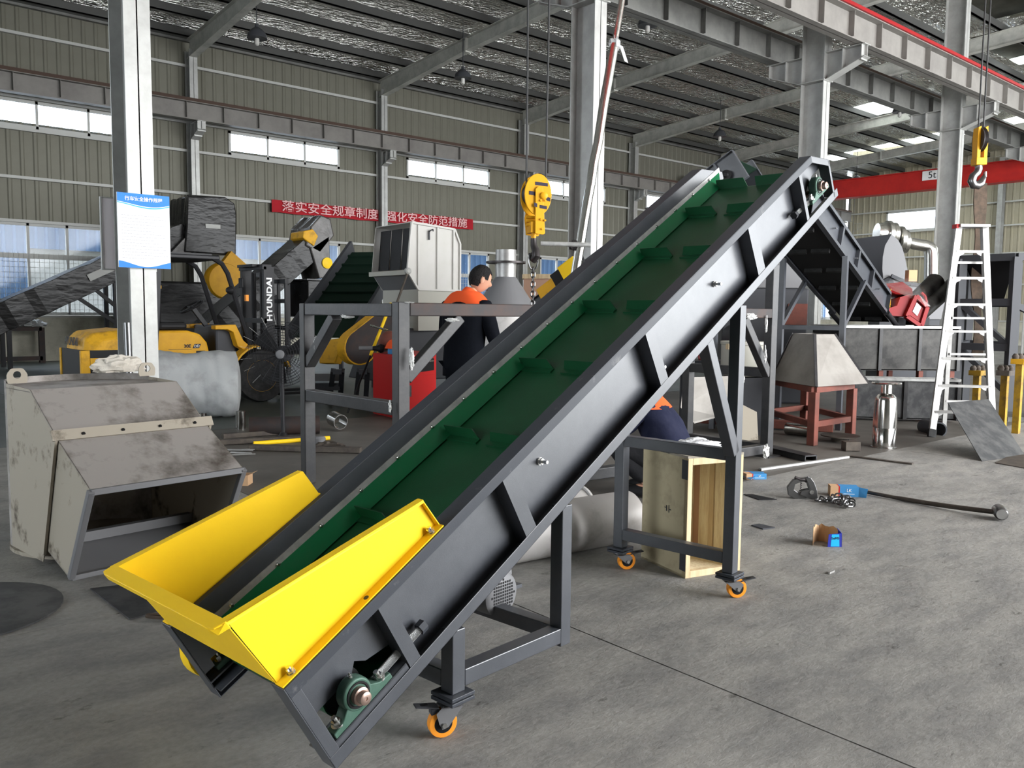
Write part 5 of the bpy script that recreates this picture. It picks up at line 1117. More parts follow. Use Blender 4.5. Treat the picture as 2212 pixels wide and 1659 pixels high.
for (x, y, w_, h_) in ((1164, 401, 28, 7), (1144, 421, 15, 8), (1179, 432, 10, 8), (1150, 446, 7, 8), (1167, 450, 16, 7)): obj('tape_patch', MB().prism([hq(x-w_/2, y-h_/2-1, .0765 if x < 1150 or y < 405 or x > 1175 else .095), hq(x+w_/2, y-h_/2+1, .0765 if x < 1150 or y < 405 or x > 1175 else .095), hq(x+w_/2, y+h_/2+1, .0765 if x < 1150 or y < 405 or x > 1175 else .095), hq(x-w_/2, y+h_/2-1, .0765 if x < 1150 or y < 405 or x > 1175 else .095)], ax_*.001), 'purple_tape', t)
obj('axle_cap', MB().lathe(hq(1168, 426, .09), ax_, [(.03, 0), (.03, .02), (.02, .026)], 18), 'hook_yellow', t, True)
for x, y in ((1161, 436), (1171, 436), (1162, 476), (1171, 478), (1165, 496)): obj('bolt', MB().hexnut(hq(x, y, .09), hq(x, y, .108), .009), 'hook_yellow', t)
obj('trunnion', MB().box((-1, -1, -1), (-.99, -.99, -.99)), 'hook_yellow', t) if False else None
obj('crosshead', MB().obox(hq(1156, 492), ux*.055, ax_*.07, Z*.045), 'hook_yellow', t, bevel=.006)
for z_ in (470, 478, 486): obj('spring_coil', MB().lathe(hq(1150, z_), Z, [(.05, -.01), (.055, 0), (.05, .01)], 16), 'hook_yellow', t, True)
obj('shank', MB().cyl(hq(1153, 502), hq(1153, 516), .022, n=14), 'hook_yellow', t, True)
obj('hook', MB().tube([hq(1153, 514), hq(1154, 530), hq(1157, 541, .02), hq(1157, 552, .035), hq(1154, 560, .01), hq(1150, 556, -.03), hq(1149, 546, -.05)], [.024, .028, .034, .036, .032, .022, .012], 12), 'hook_dark', t, True)
for x0, x1 in ((1136, 1134), (1179, 1183)): obj('wire_rope', MB().cyl(hq(x0, 415), hq(x1, -260), .0085, n=8), 'wire_rope', t, True)
zt_ = hq(1157, -260).z
tc_ = thing('crane_bridge', 'red crane girder of the near bay that carries the yellow hook block', 'crane', (hk.x, 1, zt_+.1))
obj('trolley', MB().box((hk.x-.35, hk.y-.4, zt_+.001), (hk.x+.35, hk.y+.4, zt_+.28)), 'crane_red', tc_); obj('girder', MB().box((hk.x-.15, -6.5, zt_+.28), (hk.x+.15, 7.5, zt_+.85)), 'crane_red', tc_)
lc = thing('load_chain', 'long oval ring and chain hanging from the yellow hook block', 'chain', hq(1152, 655))
obj('ring', MB().tube([hq(1153+10*cos(a), 563-19*sin(a)*(1)) for a in [2*pi*i/24 for i in range(24)]], .0065, 8, closed=True), 'chrome_dark', lc, True)
z_ = hq(1153, 582); n = 0
while z_.z > .55:
    obj('link', link(z_, -Z, ux if n % 2 else ax_, .052, .032, .0055), 'chrome_dark', lc, True); z_ = z_-Z*.040; n += 1
# ------------------------------------------------------------------ odds and ends on the dark floor
def lie(name, lab, cat, a, b_, r, m, hollow=None):
    a, b_ = V(a), V(b_); mb = MB().pipe(a, b_, r, hollow, 20) if hollow else MB().cyl(a, b_, r, n=12)
    return tag(obj(name, mb, m, smooth=True), lab, cat)
q = gd(520, 926); lie('steel_sleeve', 'shiny upright steel sleeve right of the grey tarpaulin roll', 'pipe', q, q+Z*.20, .055, 'stainless', .048)
q = gd(437, 925); lie('steel_sleeve', 'shiny steel sleeve standing just behind the chute flange', 'pipe', q, q+Z*.17, .05, 'stainless', .044)
lie('steel_ring', 'short shiny pipe lying on the dark floor behind the welded frame', 'pipe', at(720, 885, 9.6)+Z*0, at(736, 893, 9.45), .085, 'stainless', .078)
bpy.data.objects['steel_ring'].location.z = .02
t = lie('sieve_drum', 'rusty perforated screen drum lying behind the fan pole', 'drum', gd(538, 921, .10), gd(690, 917, .10), .10, 'raw_rusty', .09)
lie('yellow_tube', 'thin yellow tube lying on the floor at the foot of the fan', 'tube', gd(548, 958, .02), gd(712, 946, .02), .022, 'yellow_paint')
tag(obj('bucket_lid', MB().lathe(gd(690, 957, .0), Z, [(.06, 0), (.065, .05), (.05, .07)], 14), 'mid_grey', smooth=True), 'small grey pot beside the end of the yellow tube', 'pot')
for i, (p, q, lb) in enumerate((((480, 942), (640, 930), 'dark flat bar on the floor left of the fan pole'), ((470, 955), (655, 946), 'longer rusty bar on the floor below the yellow tube'), ((540, 966), (780, 972), 'rusty angle bar lying across the floor behind the welded post'))):
    tag(obj('floor_bar', MB().beam(gd(*p, .03), gd(*q, .03), .09, .05), 'scrap', bevel=.004), lb, 'bar')
random.seed(4); rt = thing('offcut_bundle', 'loose bundle of thin shiny metal rods on the floor right of the chute', 'rods', gd(522, 978))
for i in range(11):
    c = gd(515+random.uniform(-10, 14), 977+random.uniform(-7, 7), .012+.008*(i % 3)); d = (cr+cf*random.uniform(-.3, .5)); d.z = 0; d.normalize()
    obj('rod', MB().beam(c-d*.10, c+d*.10, .010, .008), 'alu', rt)
q = gd(525, 1046); tb = thing('open_carton', 'small open brown carton on the dark floor right of the chute', 'box', q)
x_, y_ = cr*.055, V((-cr.y, cr.x, 0))*.06; x_.z = 0
for s_ in (-1, 1):
    obj('wall', MB().obox(q+x_*s_+Z*.04, cr*.002, y_, Z*.04), 'cardboard', tb); obj('wall', MB().obox(q+y_*s_+Z*.04, x_, y_*.03, Z*.04), 'cardboard', tb)
    obj('flap', MB().prism([q+x_*s_-y_+Z*.08, q+x_*s_+y_+Z*.08, q+x_*(1.7*s_)+y_+Z*.095, q+x_*(1.7*s_)-y_+Z*.095], Z*.002), 'cardboard', tb)
tag(obj('shop_rag', blob(gd(712, 965, .03), cr*.14, cf*.10, Z*.05, 8, .5), 'scrap', smooth=True), 'rust-coloured rag heap on the floor behind the welded post', 'rag')
rf = thing('rusty_stand', 'rusty steel stand against the whitewashed wall at the far left', 'stand', (4.1, 23.2, 0))
for x in (3.85, 4.75): obj('post', MB().box((x-.06, 23.1, 0), (x+.06, 23.25, .86)), 'raw_rusty', rf)
for z in (.06, .78): obj('rail', MB().box((3.85, 23.1, z), (4.75, 23.25, z+.1)), 'raw_rusty', rf)
tag(obj('rag_heap', blob(V((4.55, 23.15, .93)), (.3, 0, 0), (0, .2, 0), (0, 0, .12), 5, .5), 'tarp', smooth=True), 'grey rag heap on the rusty stand by the wall', 'rag')
# slogan banner on the long wall
t = thing('slogan_banner', 'long red cloth banner with pale Chinese slogan on the long wall', 'banner', (14.7, YW-.03, 4.2))
for x0, x1, body, xs in ((10.99, 14.62, '落实安全规章制度', 12.94), (14.72, 18.46, '强化安全防范措施', 16.52)):
    n = 24; g = MB(); vs = []
    for z in (4.20, 4.56):
        for i in range(n+1): vs.append((x0+(x1-x0)*i/n, YW-.035+.012*sin(i*1.1+z), z+.01*sin(i*.9)))
    g.add(vs, [(i, i+1, n+2+i, n+1+i) for i in range(n)]); c = obj('cloth', g, 'banner_red', t, True)
    text('lettering', body, .345, (xs, YW-.085, 4.385), (1, 0, 0), Z, 'banner_text', c, sx=1.2, bold=.003)
# ------------------------------------------------------------------ second grey conveyor coming down towards the tanks
T0, B0 = at(1783, 458, 9.2), at(1922, 655, 11.3)          # axis of the visible side channel
hd = V((B0.x-T0.x, B0.y-T0.y, 0)).normalized(); wd_ = V((-hd.y, hd.x, 0))
if wd_.dot(cr) > 0: wd_ = -wd_
da = (B0-T0).normalized(); na = wd_.cross(da); na = na if na.z > 0 else -na
T0 = T0-da*.25; CW = .74; H2 = .155
t = thing('belt_conveyor', 'second grey conveyor with its dark underside showing behind the conveyor head', 'conveyor', V((B0.x, B0.y, 0)))
for k, off in enumerate((0, CW)):
    o_ = wd_*off; s_ = 1 if k == 0 else -1
    obj('side_plate', MB().prism([T0+o_+wd_*(.05*s_)-na*H2, B0+o_+wd_*(.05*s_)-na*H2, B0+o_+wd_*(.05*s_)+na*H2, T0+o_+wd_*(.05*s_)+na*H2], wd_*.006), 'grey_paint', t)
    for h in (-H2, H2): obj('flange', MB().beam(T0+o_+wd_*(.026*s_)+na*h, B0+o_+wd_*(.026*s_)+na*h, .058, .006, na), 'grey_paint', t); obj('lip', MB().beam(T0+o_+na*(h*.9), B0+o_+na*(h*.9), .005, .04, na), 'grey_paint', t)
    obj('end_flange', MB().beam(B0+o_+wd_*(.026*s_)-na*H2, B0+o_+wd_*(.026*s_)+na*H2, .058, .006, da), 'grey_paint', t)
    for f in (.30, .52, .73): c = T0+(B0-T0)*f+o_+wd_*(.026*s_); obj('stiffener', MB().beam(c-na*H2, c+na*H2, .05, .05, da), 'grey_paint', t)
    for f in (.22, .5, .83):
        c = T0+(B0-T0)*f+o_+wd_*(.05*s_); obj('idler_bolt', MB().cyl(c, c-wd_*(.05*s_), .01, n=8), 'bolt', t)
U0, U1 = T0+wd_*.07-na*.13, T0+wd_*(CW-.07)-na*.13; LB_ = (B0-T0)+da*.35
obj('belt', MB().prism([U0, U1, U1+LB_, U0+LB_], -na*.01), 'rubber_belt', t)
obj('belt', MB().prism([U0+na*.2, U1+na*.2, U1+LB_+na*.2, U0+LB_+na*.2], na*.01), 'rubber_belt', t)
for i in range(6):
    c = U0+LB_*(.10+.17*i)-na*.03
    for a, b_ in ((.06, .27), (.33, .54)): obj('cleat', MB().beam(c+wd_*a, c+wd_*b_, .045, .05, na), 'rubber', t)
for f in (.62, .98):
    for off in (0, CW):
        c = T0+(B0-T0)*f+wd_*off-na*H2
        if f > .9: obj('foot_tube', MB().cyl(c, c+da*.55, .035, n=10), 'black_paint', t, True)
c = T0+(B0-T0)*.36+wd_*.02-na*H2
for off in (0, CW):
    p = T0+(B0-T0)*.36+wd_*off-na*H2; q = T0+(B0-T0)*.62+wd_*off-na*H2; g0 = V((p.x, p.y, 0))
    obj('leg', MB().beam(g0, p, .06, .06, wd_), 'grey_paint', t); obj('brace', MB().beam(V((p.x, p.y, 1.22)), q, .05, .05, wd_), 'grey_paint', t)
p = T0+(B0-T0)*.36-na*H2; obj('tie_beam', MB().beam(V((p.x, p.y, 1.20)), V((p.x, p.y, 1.20))+wd_*CW, .05, .05), 'grey_paint', t)
# ------------------------------------------------------------------ row of raw steel tanks in two tiers
def tank(name, lab, p0, p1, zb, zt, dep_, n, m='tank_steel', yleg=True):
    d = (p1-p0); d.z = 0; L_ = d.length; d.normalize(); b_ = V((-d.y, d.x, 0)); b_ = b_ if b_.dot(cf) > 0 else -b_
    t = thing(name, lab, 'tank', V((p0.x, p0.y, 0))+d*L_/2+b_*dep_/2); o_ = V((p0.x, p0.y, 0)); w_ = L_/n
    for i in range(n): obj('front_panel', MB().prism([o_+d*(w_*i+.02)+Z*(zb+.02), o_+d*(w_*(i+1)-.02)+Z*(zb+.02), o_+d*(w_*(i+1)-.02)+Z*(zt-.02), o_+d*(w_*i+.02)+Z*(zt-.02)], b_*.006), m, t)
    for k in (0, L_): obj('end_panel', MB().prism([o_+d*k+Z*zb, o_+d*k+b_*dep_+Z*zb, o_+d*k+b_*dep_+Z*zt, o_+d*k+Z*zt], d*.006), m, t)
    obj('back_panel', MB().prism([o_+b_*dep_+Z*zb, o_+d*L_+b_*dep_+Z*zb, o_+d*L_+b_*dep_+Z*zt, o_+b_*dep_+Z*zt], b_*.006), m, t)
    obj('tank_floor', MB().prism([o_+Z*zb, o_+d*L_+Z*zb, o_+d*L_+b_*dep_+Z*zb, o_+b_*dep_+Z*zb], Z*.006), m, t)
    for i in range(n+1): obj('corner_angle', MB().beam(o_+d*(w_*i)-b_*.012+Z*zb, o_+d*(w_*i)-b_*.012+Z*zt, .045, .03, b_), 'raw_steel', t)
    obj('rim', MB().beam(o_-b_*.015+Z*(zt+.012), o_+d*L_-b_*.015+Z*(zt+.012), .05, .035).beam(o_+b_*dep_+Z*(zt+.012), o_+d*L_+b_*dep_+Z*(zt+.012), .05, .035), 'strip_steel', t)
    for k in (0, L_): obj('rim', MB().beam(o_+d*k+Z*(zt+.012), o_+d*k+b_*dep_+Z*(zt+.012), .05, .035), 'strip_steel', t)
    if zb > .2 and yleg:
        for k in (.05, L_*.36, L_*.7, L_-.05):
            for bb in (.05, dep_-.05): obj('leg', MB().beam(o_+d*k+b_*bb, o_+d*k+b_*bb+Z*zb, .06, .06, d), 'red_brown', t)
    return t
u0, u1 = at(1817, 712, 11.25), at(2072, 712, 11.35)
tank('steel_tank', 'upper row of open raw steel tanks below the second conveyor', u0, u1, .62, 1.19, .9, 3)
l0, l1 = at(1840, 900, 10.95), at(2068, 900, 10.75)
tank('steel_tank', 'lower dark steel tank standing on the floor in front of the upper row', l0, l1, .03, .53, .22, 2, 'sheet_dark')
# ------------------------------------------------------------------ red machine part wrapped in film, yellow panel
rc = at(1958, 655, 11.75)
bt = [V((rc.x, rc.y, 1.205))]
t = thing('red_unit', 'red steel unit under clear film with a white label, tilted on the tanks', 'machine', (rc.x, rc.y, 1.21))
fx = (cr*.78-cd*-.0+Z*.0); lr = (cr*.86+cf*.5); lr.z = 0; lr.normalize(); bk = V((-lr.y, lr.x, 0)); tl = (Z*.9+lr*.42).normalized(); tr = lr*.9-Z*.42; tr.normalize()
def rq(px, py, k=0): return at(px, py, 11.5)+cf*k
face = [rq(1975, 640), rq(1999, 664), rq(1986, 706), rq(1955, 684)]
obj('front_panel', MB().prism(face, cf*.02), 'red_dark', t); ed = [face[i]+(face[(i+1) % 4]-face[i])*0 for i in range(4)]
for i in range(4): obj('frame_bar', MB().beam(face[i]-cf*.03, face[(i+1) % 4]-cf*.03, .05, .08, cf), 'red_dark', t)
obj('inner_plate', MB().prism([(face[i]+(sum(face, V())/4-face[i])*.32)-cf*.03 for i in range(4)], cf*.01), 'red_dark', t)
cc = sum(face, V())/4; ev = (face[1]-face[0]); en = (face[3]-face[0])
obj('label_plate', MB().prism([face[0]+ev*.25+en*.18-cf*.04, face[0]+ev*.66+en*.18-cf*.04, face[0]+ev*.66+en*.62-cf*.04, face[0]+ev*.25+en*.62-cf*.04], cf*.004), 'paper', t)
obj('side_body', MB().prism([rq(1914, 668), rq(1938, 660), rq(1945, 642), rq(1966, 635), rq(1974, 640), rq(1955, 684), rq(1926, 682)], cf*.35), 'red_dark', t)
obj('top_body', MB().prism([rq(1919, 609, .3), rq(1972, 603, .3), rq(1978, 622, .1), rq(1972, 637, 0), rq(1945, 634, .1), rq(1922, 620, .2)], cf*.4), 'red_dark', t)
obj('handle', MB().tube([rq(1990, 632), rq(1998, 640), rq(2001, 652), rq(1998, 660)], .02, 8), 'red_dark', t, True)
obj('yellow_panel', MB().prism([rq(1921, 624, -.05), rq(1932, 637, .1), rq(1931, 664, .1), rq(1918, 664, -.03), rq(1911, 655, -.1)], cf*.12), 'yellow_old', t)
film = [rq(1916, 607, .2), rq(1960, 598, .2), rq(1979, 601, .1), rq(1990, 622, -.02), rq(2001, 664, -.06), rq(1985, 664, -.1), rq(1972, 640, -.12), rq(1948, 641, -.05), rq(1925, 624, .1)]
g = MB(); g.prism([p-cf*.06 for p in film], -cf*.004); obj('film', g, 'film', t)
obj('foot', MB().beam(rq(1960, 684, .2), V((rq(1960, 684, .2).x, rq(1960, 684, .2).y, 1.21)), .1, .1, cr), 'dark_grey', t)
p = at(1968, 596, 11.9); bx = tag(obj('small_carton', MB().obox(p, cr*.06, V((-cr.y, cr.x, 0))*.06, Z*.08), 'cardboard', bevel=.004), 'brown carton sitting on top of the red wrapped unit', 'box')
# ------------------------------------------------------------------ grey blower housing with silver ducts
DB = 15.5
t = thing('blower', 'grey round-hooded blower housing behind the second conveyor', 'machine', (at(1920, 600, DB).x, at(1920, 600, DB).y, 0))
def bq(px, py, k=0): return at(px, py, DB)+cf*k
ce = bq(1924, 572); n = 20
hood = [bq(1910, 508)]+[bq(1921+36*cos(a), 575-68*sin(a)) for a in [pi*.5-pi*.5*i/10 for i in range(11)]]+[bq(1962, 605), bq(1935, 600), bq(1912, 600)]
hood = [bq(1926, 506), bq(1940, 518), bq(1949, 535), bq(1955, 556), bq(1960, 580), bq(1964, 608), bq(1925, 596), bq(1920, 597), bq(1908, 603), bq(1906, 580), bq(1907, 555), bq(1912, 530)]
obj('disc_cheek', MB().prism(hood, cf*.05), 'mid_grey', t)
lf = [(1926, 506), (1912, 530), (1907, 555), (1906, 580), (1908, 603)]
g = MB(); r0 = [bq(x, y) for x, y in lf]; r1 = [bq(x-66 if i < 1 else x-56+i*9, y+3+i*2, .35) for i, (x, y) in enumerate(lf)]; g.add(r0+r1, [(i, i+1, 6+i, 5+i) for i in range(4)]); obj('hood_shell', g, 'dark_grey', t, True)
g = MB(); g.prism([bq(1921, 597, -.05), bq(1961, 614, -.05), bq(2045, 620, -.05), bq(2030, 690, -.05), bq(1962, 690, -.05)], cf*.5); obj('lower_housing', g, 'mid_grey', t)
obj('side_plate', MB().prism([bq(1921, 597, -.06), bq(1942, 640, -.06), bq(1920, 690, 0), bq(1895, 690, 0), bq(1900, 610, 0)], cf*.4), 'dark_grey', t)
obj('rim', MB().beam(bq(1921, 597, -.08), bq(1961, 615, -.08), .06, .06).beam(bq(1961, 615, -.08), bq(2045, 620, -.08), .06, .06), 'dark_grey', t)
obj('slot', MB().prism([bq(1947, 583+0, -.06), bq(1953, 583, -.06), bq(1953, 602, -.06), bq(1947, 602, -.06)], cf*.01), 'dark_grey', t) if False else None
obj('base', MB().hexa([V((p.x, p.y, z)) for z in (0, 1.4) for p in (bq(1900, 690), bq(2030, 690), bq(2030, 690, .5), bq(1900, 690, .5))]), 'dark_grey', t)
t = thing('silver_duct', 'shiny silver ventilation duct running along and down the end wall', 'duct', (at(2018, 600, 17.5).x, at(2018, 600, 17.5).y, 0))
def dq(px, py): return at(px, py, 17.5)
ps = [(1893, 506), (1905, 500), (1915, 503), (1925, 498), (1936, 506), (1948, 518), (1957, 525)]
obj('bellows', MB().tube([dq(x, y) for x, y in ((1893, 503), (1903, 504), (1914, 504))], [.20, .22, .2], 14), 'silver', t, True)
for i, (x, y, r) in enumerate(((1918, 506, .28), (1930, 506, .24), (1944, 517, .27), (1953, 522, .24))): obj('bellows', MB().lathe(dq(x, y), cr, [(r*.8, -.06), (r, -.04), (r, .04), (r*.8, .06)], 18), 'silver', t, True)
obj('horizontal_pipe', MB().tube([dq(1958, 522), dq(1975, 527), dq(2000, 531), dq(2006, 534), dq(2011, 541), dq(2012, 552), dq(2012, 690), V((dq(2012, 690).x, dq(2012, 690).y, .0))], [.10, .12, .12, .13, .14, .135, .15, .15], 16), 'silver', t, True)
obj('pipe_support', MB().beam(V((dq(1925, 530).x, dq(1925, 530).y, 0)), dq(1925, 530), .1, .1, cr), 'dark_grey', t)
q0, q1 = at(1998, 668, 12.6), at(2075, 600, 13.2); d = q1-q0; g0 = q0+(q0-q1)*(q0.z-.0)/(d.z) if False else q0-d*.6
t = thing('steel_tube', 'pair of fat dark tubes slanting up behind the ladder', 'tube', V((q0.x, q0.y, 0)))
obj('tube', MB().pipe(q0-d*.5, q1-d*.1, .115, .105, 20), 'tank_steel', t, True); obj('tube', MB().pipe(q0+Z*.17-d*.1+cf*.2, q0+d*.45+Z*.22+cf*.2, .14, .13, 20), 'tank_steel', t, True)
obj('stand', MB().beam(V((q1.x, q1.y, 0)), q1-Z*.1, .1, .1, cr).beam(V((q0.x, q0.y, 0)), q0-Z*.12, .1, .1, cr), 'dark_grey', t)
# ------------------------------------------------------------------ aluminium step ladder
lf_, rf_ = gd(2012, 944), None; dlat = V((cr.x, cr.y, 0)).normalized(); dbk = V((-dlat.y, dlat.x, 0)); DL = 9.45
rf_ = at(2146, 925, 9.35); rf_.z = 0; lt, rt_ = at(2071, 490, 9.75), at(2128, 486, 9.75); rt_.z = lt.z
t = thing('step_ladder', 'tall aluminium step ladder standing open at the right', 'ladder', (lf_+rf_)/2)
obj('rail', MB().beam(lf_, lt, .075, .03, dbk), 'alu', t, bevel=.004); obj('rail', MB().beam(rf_, rt_, .075, .03, dbk), 'alu', t, bevel=.004)
obj('top_cap', MB().beam(lt-dlat*.02+Z*.01, rt_+dlat*.02+Z*.01, .16, .035), 'alu', t, bevel=.004)
obj('cap_end', MB().beam(lt-dlat*.05+Z*.005, lt-dlat*.02+Z*.005, .10, .045), 'red', t)
for y in (548, 605, 662, 720, 779, 838, 895):
    f = None; zz_ = CH+(688-y)/1827*(9.4+.35*(CH+(688-y)/1827*9.5)/2.4)
    f = zz_/lt.z; a, b_ = lf_+(lt-lf_)*f, rf_+(rt_-rf_)*f
    st = obj('step', MB().beam(a+dbk*.02, b_+dbk*.02, .08, .028), 'alu', t)
    for p, s_ in ((a, 1), (b_, -1)):
        dd = dlat*s_; obj('gusset', MB().prism([p-Z*.012, p+dd*.11-Z*.012, p+dd*.09-Z*.03, p+dd*.05-Z*.05, p+dd*.036-Z*.11, p-Z*.11], dbk*.02), 'alu', st)
bl, br = at(2040, 900, 10.25), at(2143, 880, 10.2); bl.z = br.z = 0
obj('back_rail', MB().beam(bl, lt+dbk*.05, .05, .03, dbk), 'alu', t); obj('back_rail', MB().beam(br, rt_+dbk*.05, .05, .03, dbk), 'alu', t)
for f in (.14, .38, .56, .83): obj('back_brace', MB().beam(bl+(lt-bl)*f, br+(rt_-br)*f, .03, .025), 'alu', t)
for p in (lf_, rf_): obj('rubber_foot', MB().beam(p+Z*.0, p+(lt-lf_ if p is lf_ else rt_-rf_).normalized()*.09, .085, .04, dbk), 'rubber', t)
q = gd(2036, 930); tag(obj('pipe_offcut', MB().pipe(gd(2040, 925, .09)+cf*.45, gd(2058, 932, .09)+cf*.3, .09, .075, 22), 'dark_grey', smooth=True), 'short dark pipe lying on the floor behind the ladder', 'pipe')
# leaning plate and floor plate
pa, pb = gd(2121, 997), gd(2213, 983); pt_ = at(2047, 870, 8.75); pu = pt_+(pb-pa)*1.02
tag(obj('leaning_plate', MB().sheet([pa, pb, pu, pt_], .006), 'sheet_dark'), 'dark mottled steel plate leaning against the foot of the ladder', 'plate')
tag(obj('floor_sheet', MB().sheet([gd(*p, .004) for p in ((2150, 1000), (2240, 1016), (2260, 992), (2200, 975))], .006), 'scrap'), 'brown steel sheet flat on the floor at the right edge', 'sheet')
# ------------------------------------------------------------------ stainless vessel
vs_ = gd(1909, 966)
t = thing('steel_vessel', 'shiny stainless bottle-shaped vessel standing on the floor', 'vessel', vs_); sv = 8.6/1827
zv = lambda y: (966-y)*sv
obj('base_ring', MB().lathe(vs_, Z, [(.128, 0), (.128, .008), (.115, .012)], 32), 'stainless', t, True)
obj('lower_shell', MB().lathe(vs_, Z, [(.112, .01), (.112, zv(921)), (.105, zv(919))], 32), 'stainless', t, True)
obj('upper_shell', MB().lathe(vs_, Z, [(.116, zv(922)), (.113, zv(900)), (.104, zv(862)), (.098, zv(856)), (.08, zv(851)), (.055, zv(847)), (.052, zv(826))], 32), 'stainless', t, True)
obj('flange', MB().lathe(vs_, Z, [(.05, zv(827)), (.14, zv(827)), (.145, zv(825)), (.14, zv(823)), (.055, zv(822))], 32), 'stainless', t, True)
# ------------------------------------------------------------------ pyramid hood on its red-brown table
hf, hr, hl = at(1763, 841, 8.7), at(1876, 821, 9.2), at(1666, 822, 9.6)
z0 = (hf.z+hr.z+hl.z)/3
for p in (hf, hr, hl): p.z = z0
hb = hl+hr-hf; tp_ = [at(1760, 724, 9.2), at(1803, 721, 9.35), None, at(1714, 719, 9.6)]
z1 = (tp_[0].z+tp_[1].z+tp_[3].z)/3
for i in (0, 1, 3): tp_[i].z = z1
tp_[2] = tp_[1]+tp_[3]-tp_[0]; bt = [hf, hr, hb, hl]
t = thing('pyramid_hood', 'grey sheet steel pyramid hood standing on the red-brown table', 'hood', sum(bt, V())/4)
for i in range(4):
    j = (i+1) % 4; n_ = (bt[j]-bt[i]).cross(tp_[i]-bt[i]).normalized(); obj('side_sheet', MB().prism([bt[i], bt[j], tp_[j], tp_[i]], -n_*.005), 'hood_grey', t)
    obj('corner_seam', MB().beam(bt[i], tp_[i], .03, .012, V((-cr.y, cr.x, 0))), 'raw_steel', t)
cen = sum(bt, V())/4
t = thing('work_table', 'red-brown painted steel table under the pyramid hood', 'table', V((cen.x, cen.y, 0)))
ft = [p+(cen-p)*.06 for p in bt]; sc = [V((p.x, p.y, 0)) for p in (gd(1754, 962), at(1838, 900, 9.3), bt[2], at(1660, 900, 9.9))]
sc[2] = sc[1]+sc[3]-sc[0]
for p in sc: p.z = 0
for p in sc: obj('leg', MB().beam(p, p+Z*(z0-.06), .085, .085, (sc[1]-sc[0]).normalized()), 'red_brown', t, bevel=.006)
for i in range(4):
    p, q = sc[i], sc[(i+1) % 4]
    obj('rail', MB().beam(p+Z*.22, q+Z*.22, .05, .06), 'red_brown', t); obj('top_rail', MB().beam(p+Z*(z0-.035), q+Z*(z0-.035), .06, .06), 'red_brown', t)
q = gd(1815, 942, .06); tag(obj('round_plate', MB().lathe(q, Z, [(.20, 0), (.20, .012)], 32).lathe(q-Z*.06, Z, [(.09, 0), (.09, .06)], 20), 'scrap', smooth=True), 'brown round plate on a stub beside the table leg', 'plate')
tag(obj('steel_block', MB().obox(gd(1838, 963, .05), cr*.075, V((-cr.y, cr.x, 0))*.06, Z*.045), 'scrap', bevel=.006), 'small brown steel block right of the table foot', 'block')
tag(obj('floor_timber', MB().beam(at(1500, 885, 10.2), at(1800, 905, 9.8), .12, .10), 'red_brown', bevel=.01), 'long reddish beam behind the red-brown table', 'beam'); bpy.data.objects['floor_timber'].location.z = .0
lie('floor_roller', 'shiny roller lying under the red-brown table', 'roller', gd(1700, 925, .07), gd(1762, 932, .07), .07, 'stainless')
# ------------------------------------------------------------------ pale tank and clutter behind the frame
a, b_ = at(1592, 752, 9.4), at(1643, 752, 9.4)
t = thing('pale_tank', 'cream rounded tank behind the right end of the welded frame', 'tank', V((a.x, a.y, 0)))
obj('shell', MB().lathe(at(1610, 766, 9.6)-Z*.25, Z, [(.10, 0), (.24, .02), (.27, .10), (.27, .36), (.28, .37), (.28, .40)], 24), 'beige', t, True)
obj('cover', MB().obox(at(1598, 748, 9.5), cr*.16, V((-cr.y, cr.x, 0))*.14, Z*.03), 'pine', t)
obj('pedestal', MB().obox(V((at(1610, 766, 9.6).x, at(1610, 766, 9.6).y, at(1610, 766, 9.6).z/2-.125)), cr*.2, V((-cr.y, cr.x, 0))*.2, Z*(at(1610, 766, 9.6).z/2-.125)), 'dark_grey', t)
mb_ = at(1608, 725, 10.6); t = thing('grey_motor', 'dark grey motor behind the cream tank', 'motor', V((mb_.x, mb_.y, 0)))
obj('body', MB().lathe(mb_-cf*.05, -cf+cr*.4, [(.13, -.3), (.15, -.28), (.15, .0), (.13, .02), (.09, .03), (.09, .05), (.05, .05)], 24), 'dark_grey', t, True); obj('stand', MB().beam(V((mb_.x, mb_.y, 0))+cf*.1, mb_-Z*.12+cf*.1, .25, .25, cr), 'dark_grey', t)
q = [at(1478, 815, 9.0), at(1592, 812, 9.2), at(1600, 862, 9.2), at(1555, 900, 9.1), at(1500, 915, 9.0), at(1470, 880, 8.9)]
tag(obj('torn_sheet', MB().sheet(q, .006), 'hood_grey'), 'ragged grey sheet hanging behind the welded frame', 'sheet')
tag(obj('curved_sheet', MB().prism([at(x, y, 8.9) for x, y in ((1592, 868), (1635, 890), (1638, 950), (1590, 955))], cf*.02), 'chute_tan'), 'stained tan sheet leaning low behind the right frame post', 'sheet')
w0 = at(1528, 762, 10.4); tag(obj('red_case', MB().obox(V((w0.x, w0.y, w0.z)), cr*.10, V((-cr.y, cr.x, 0))*.08, Z*.09), 'red', bevel=.02), 'small red case behind the slanting conveyor brace', 'case')
t = thing('work_bench', 'dark bench behind the welded frame carrying the red case', 'bench', V((w0.x, w0.y, 0)))
wz = w0.z-.09; bvec = V((-cr.y, cr.x, 0)); ph = V((cr.x, cr.y, 0)).normalized()
obj('bench_top', MB().obox(V((w0.x, w0.y, wz-.02)), ph*.3, bvec*.2, Z*.02), 'dark_grey', t)
for i in (-1, 1):
    for j in (-1, 1): obj('leg', MB().beam(V((w0.x, w0.y, 0))+ph*.27*i+bvec*.17*j, V((w0.x, w0.y, wz-.04))+ph*.27*i+bvec*.17*j, .04, .04, ph), 'dark_grey', t)
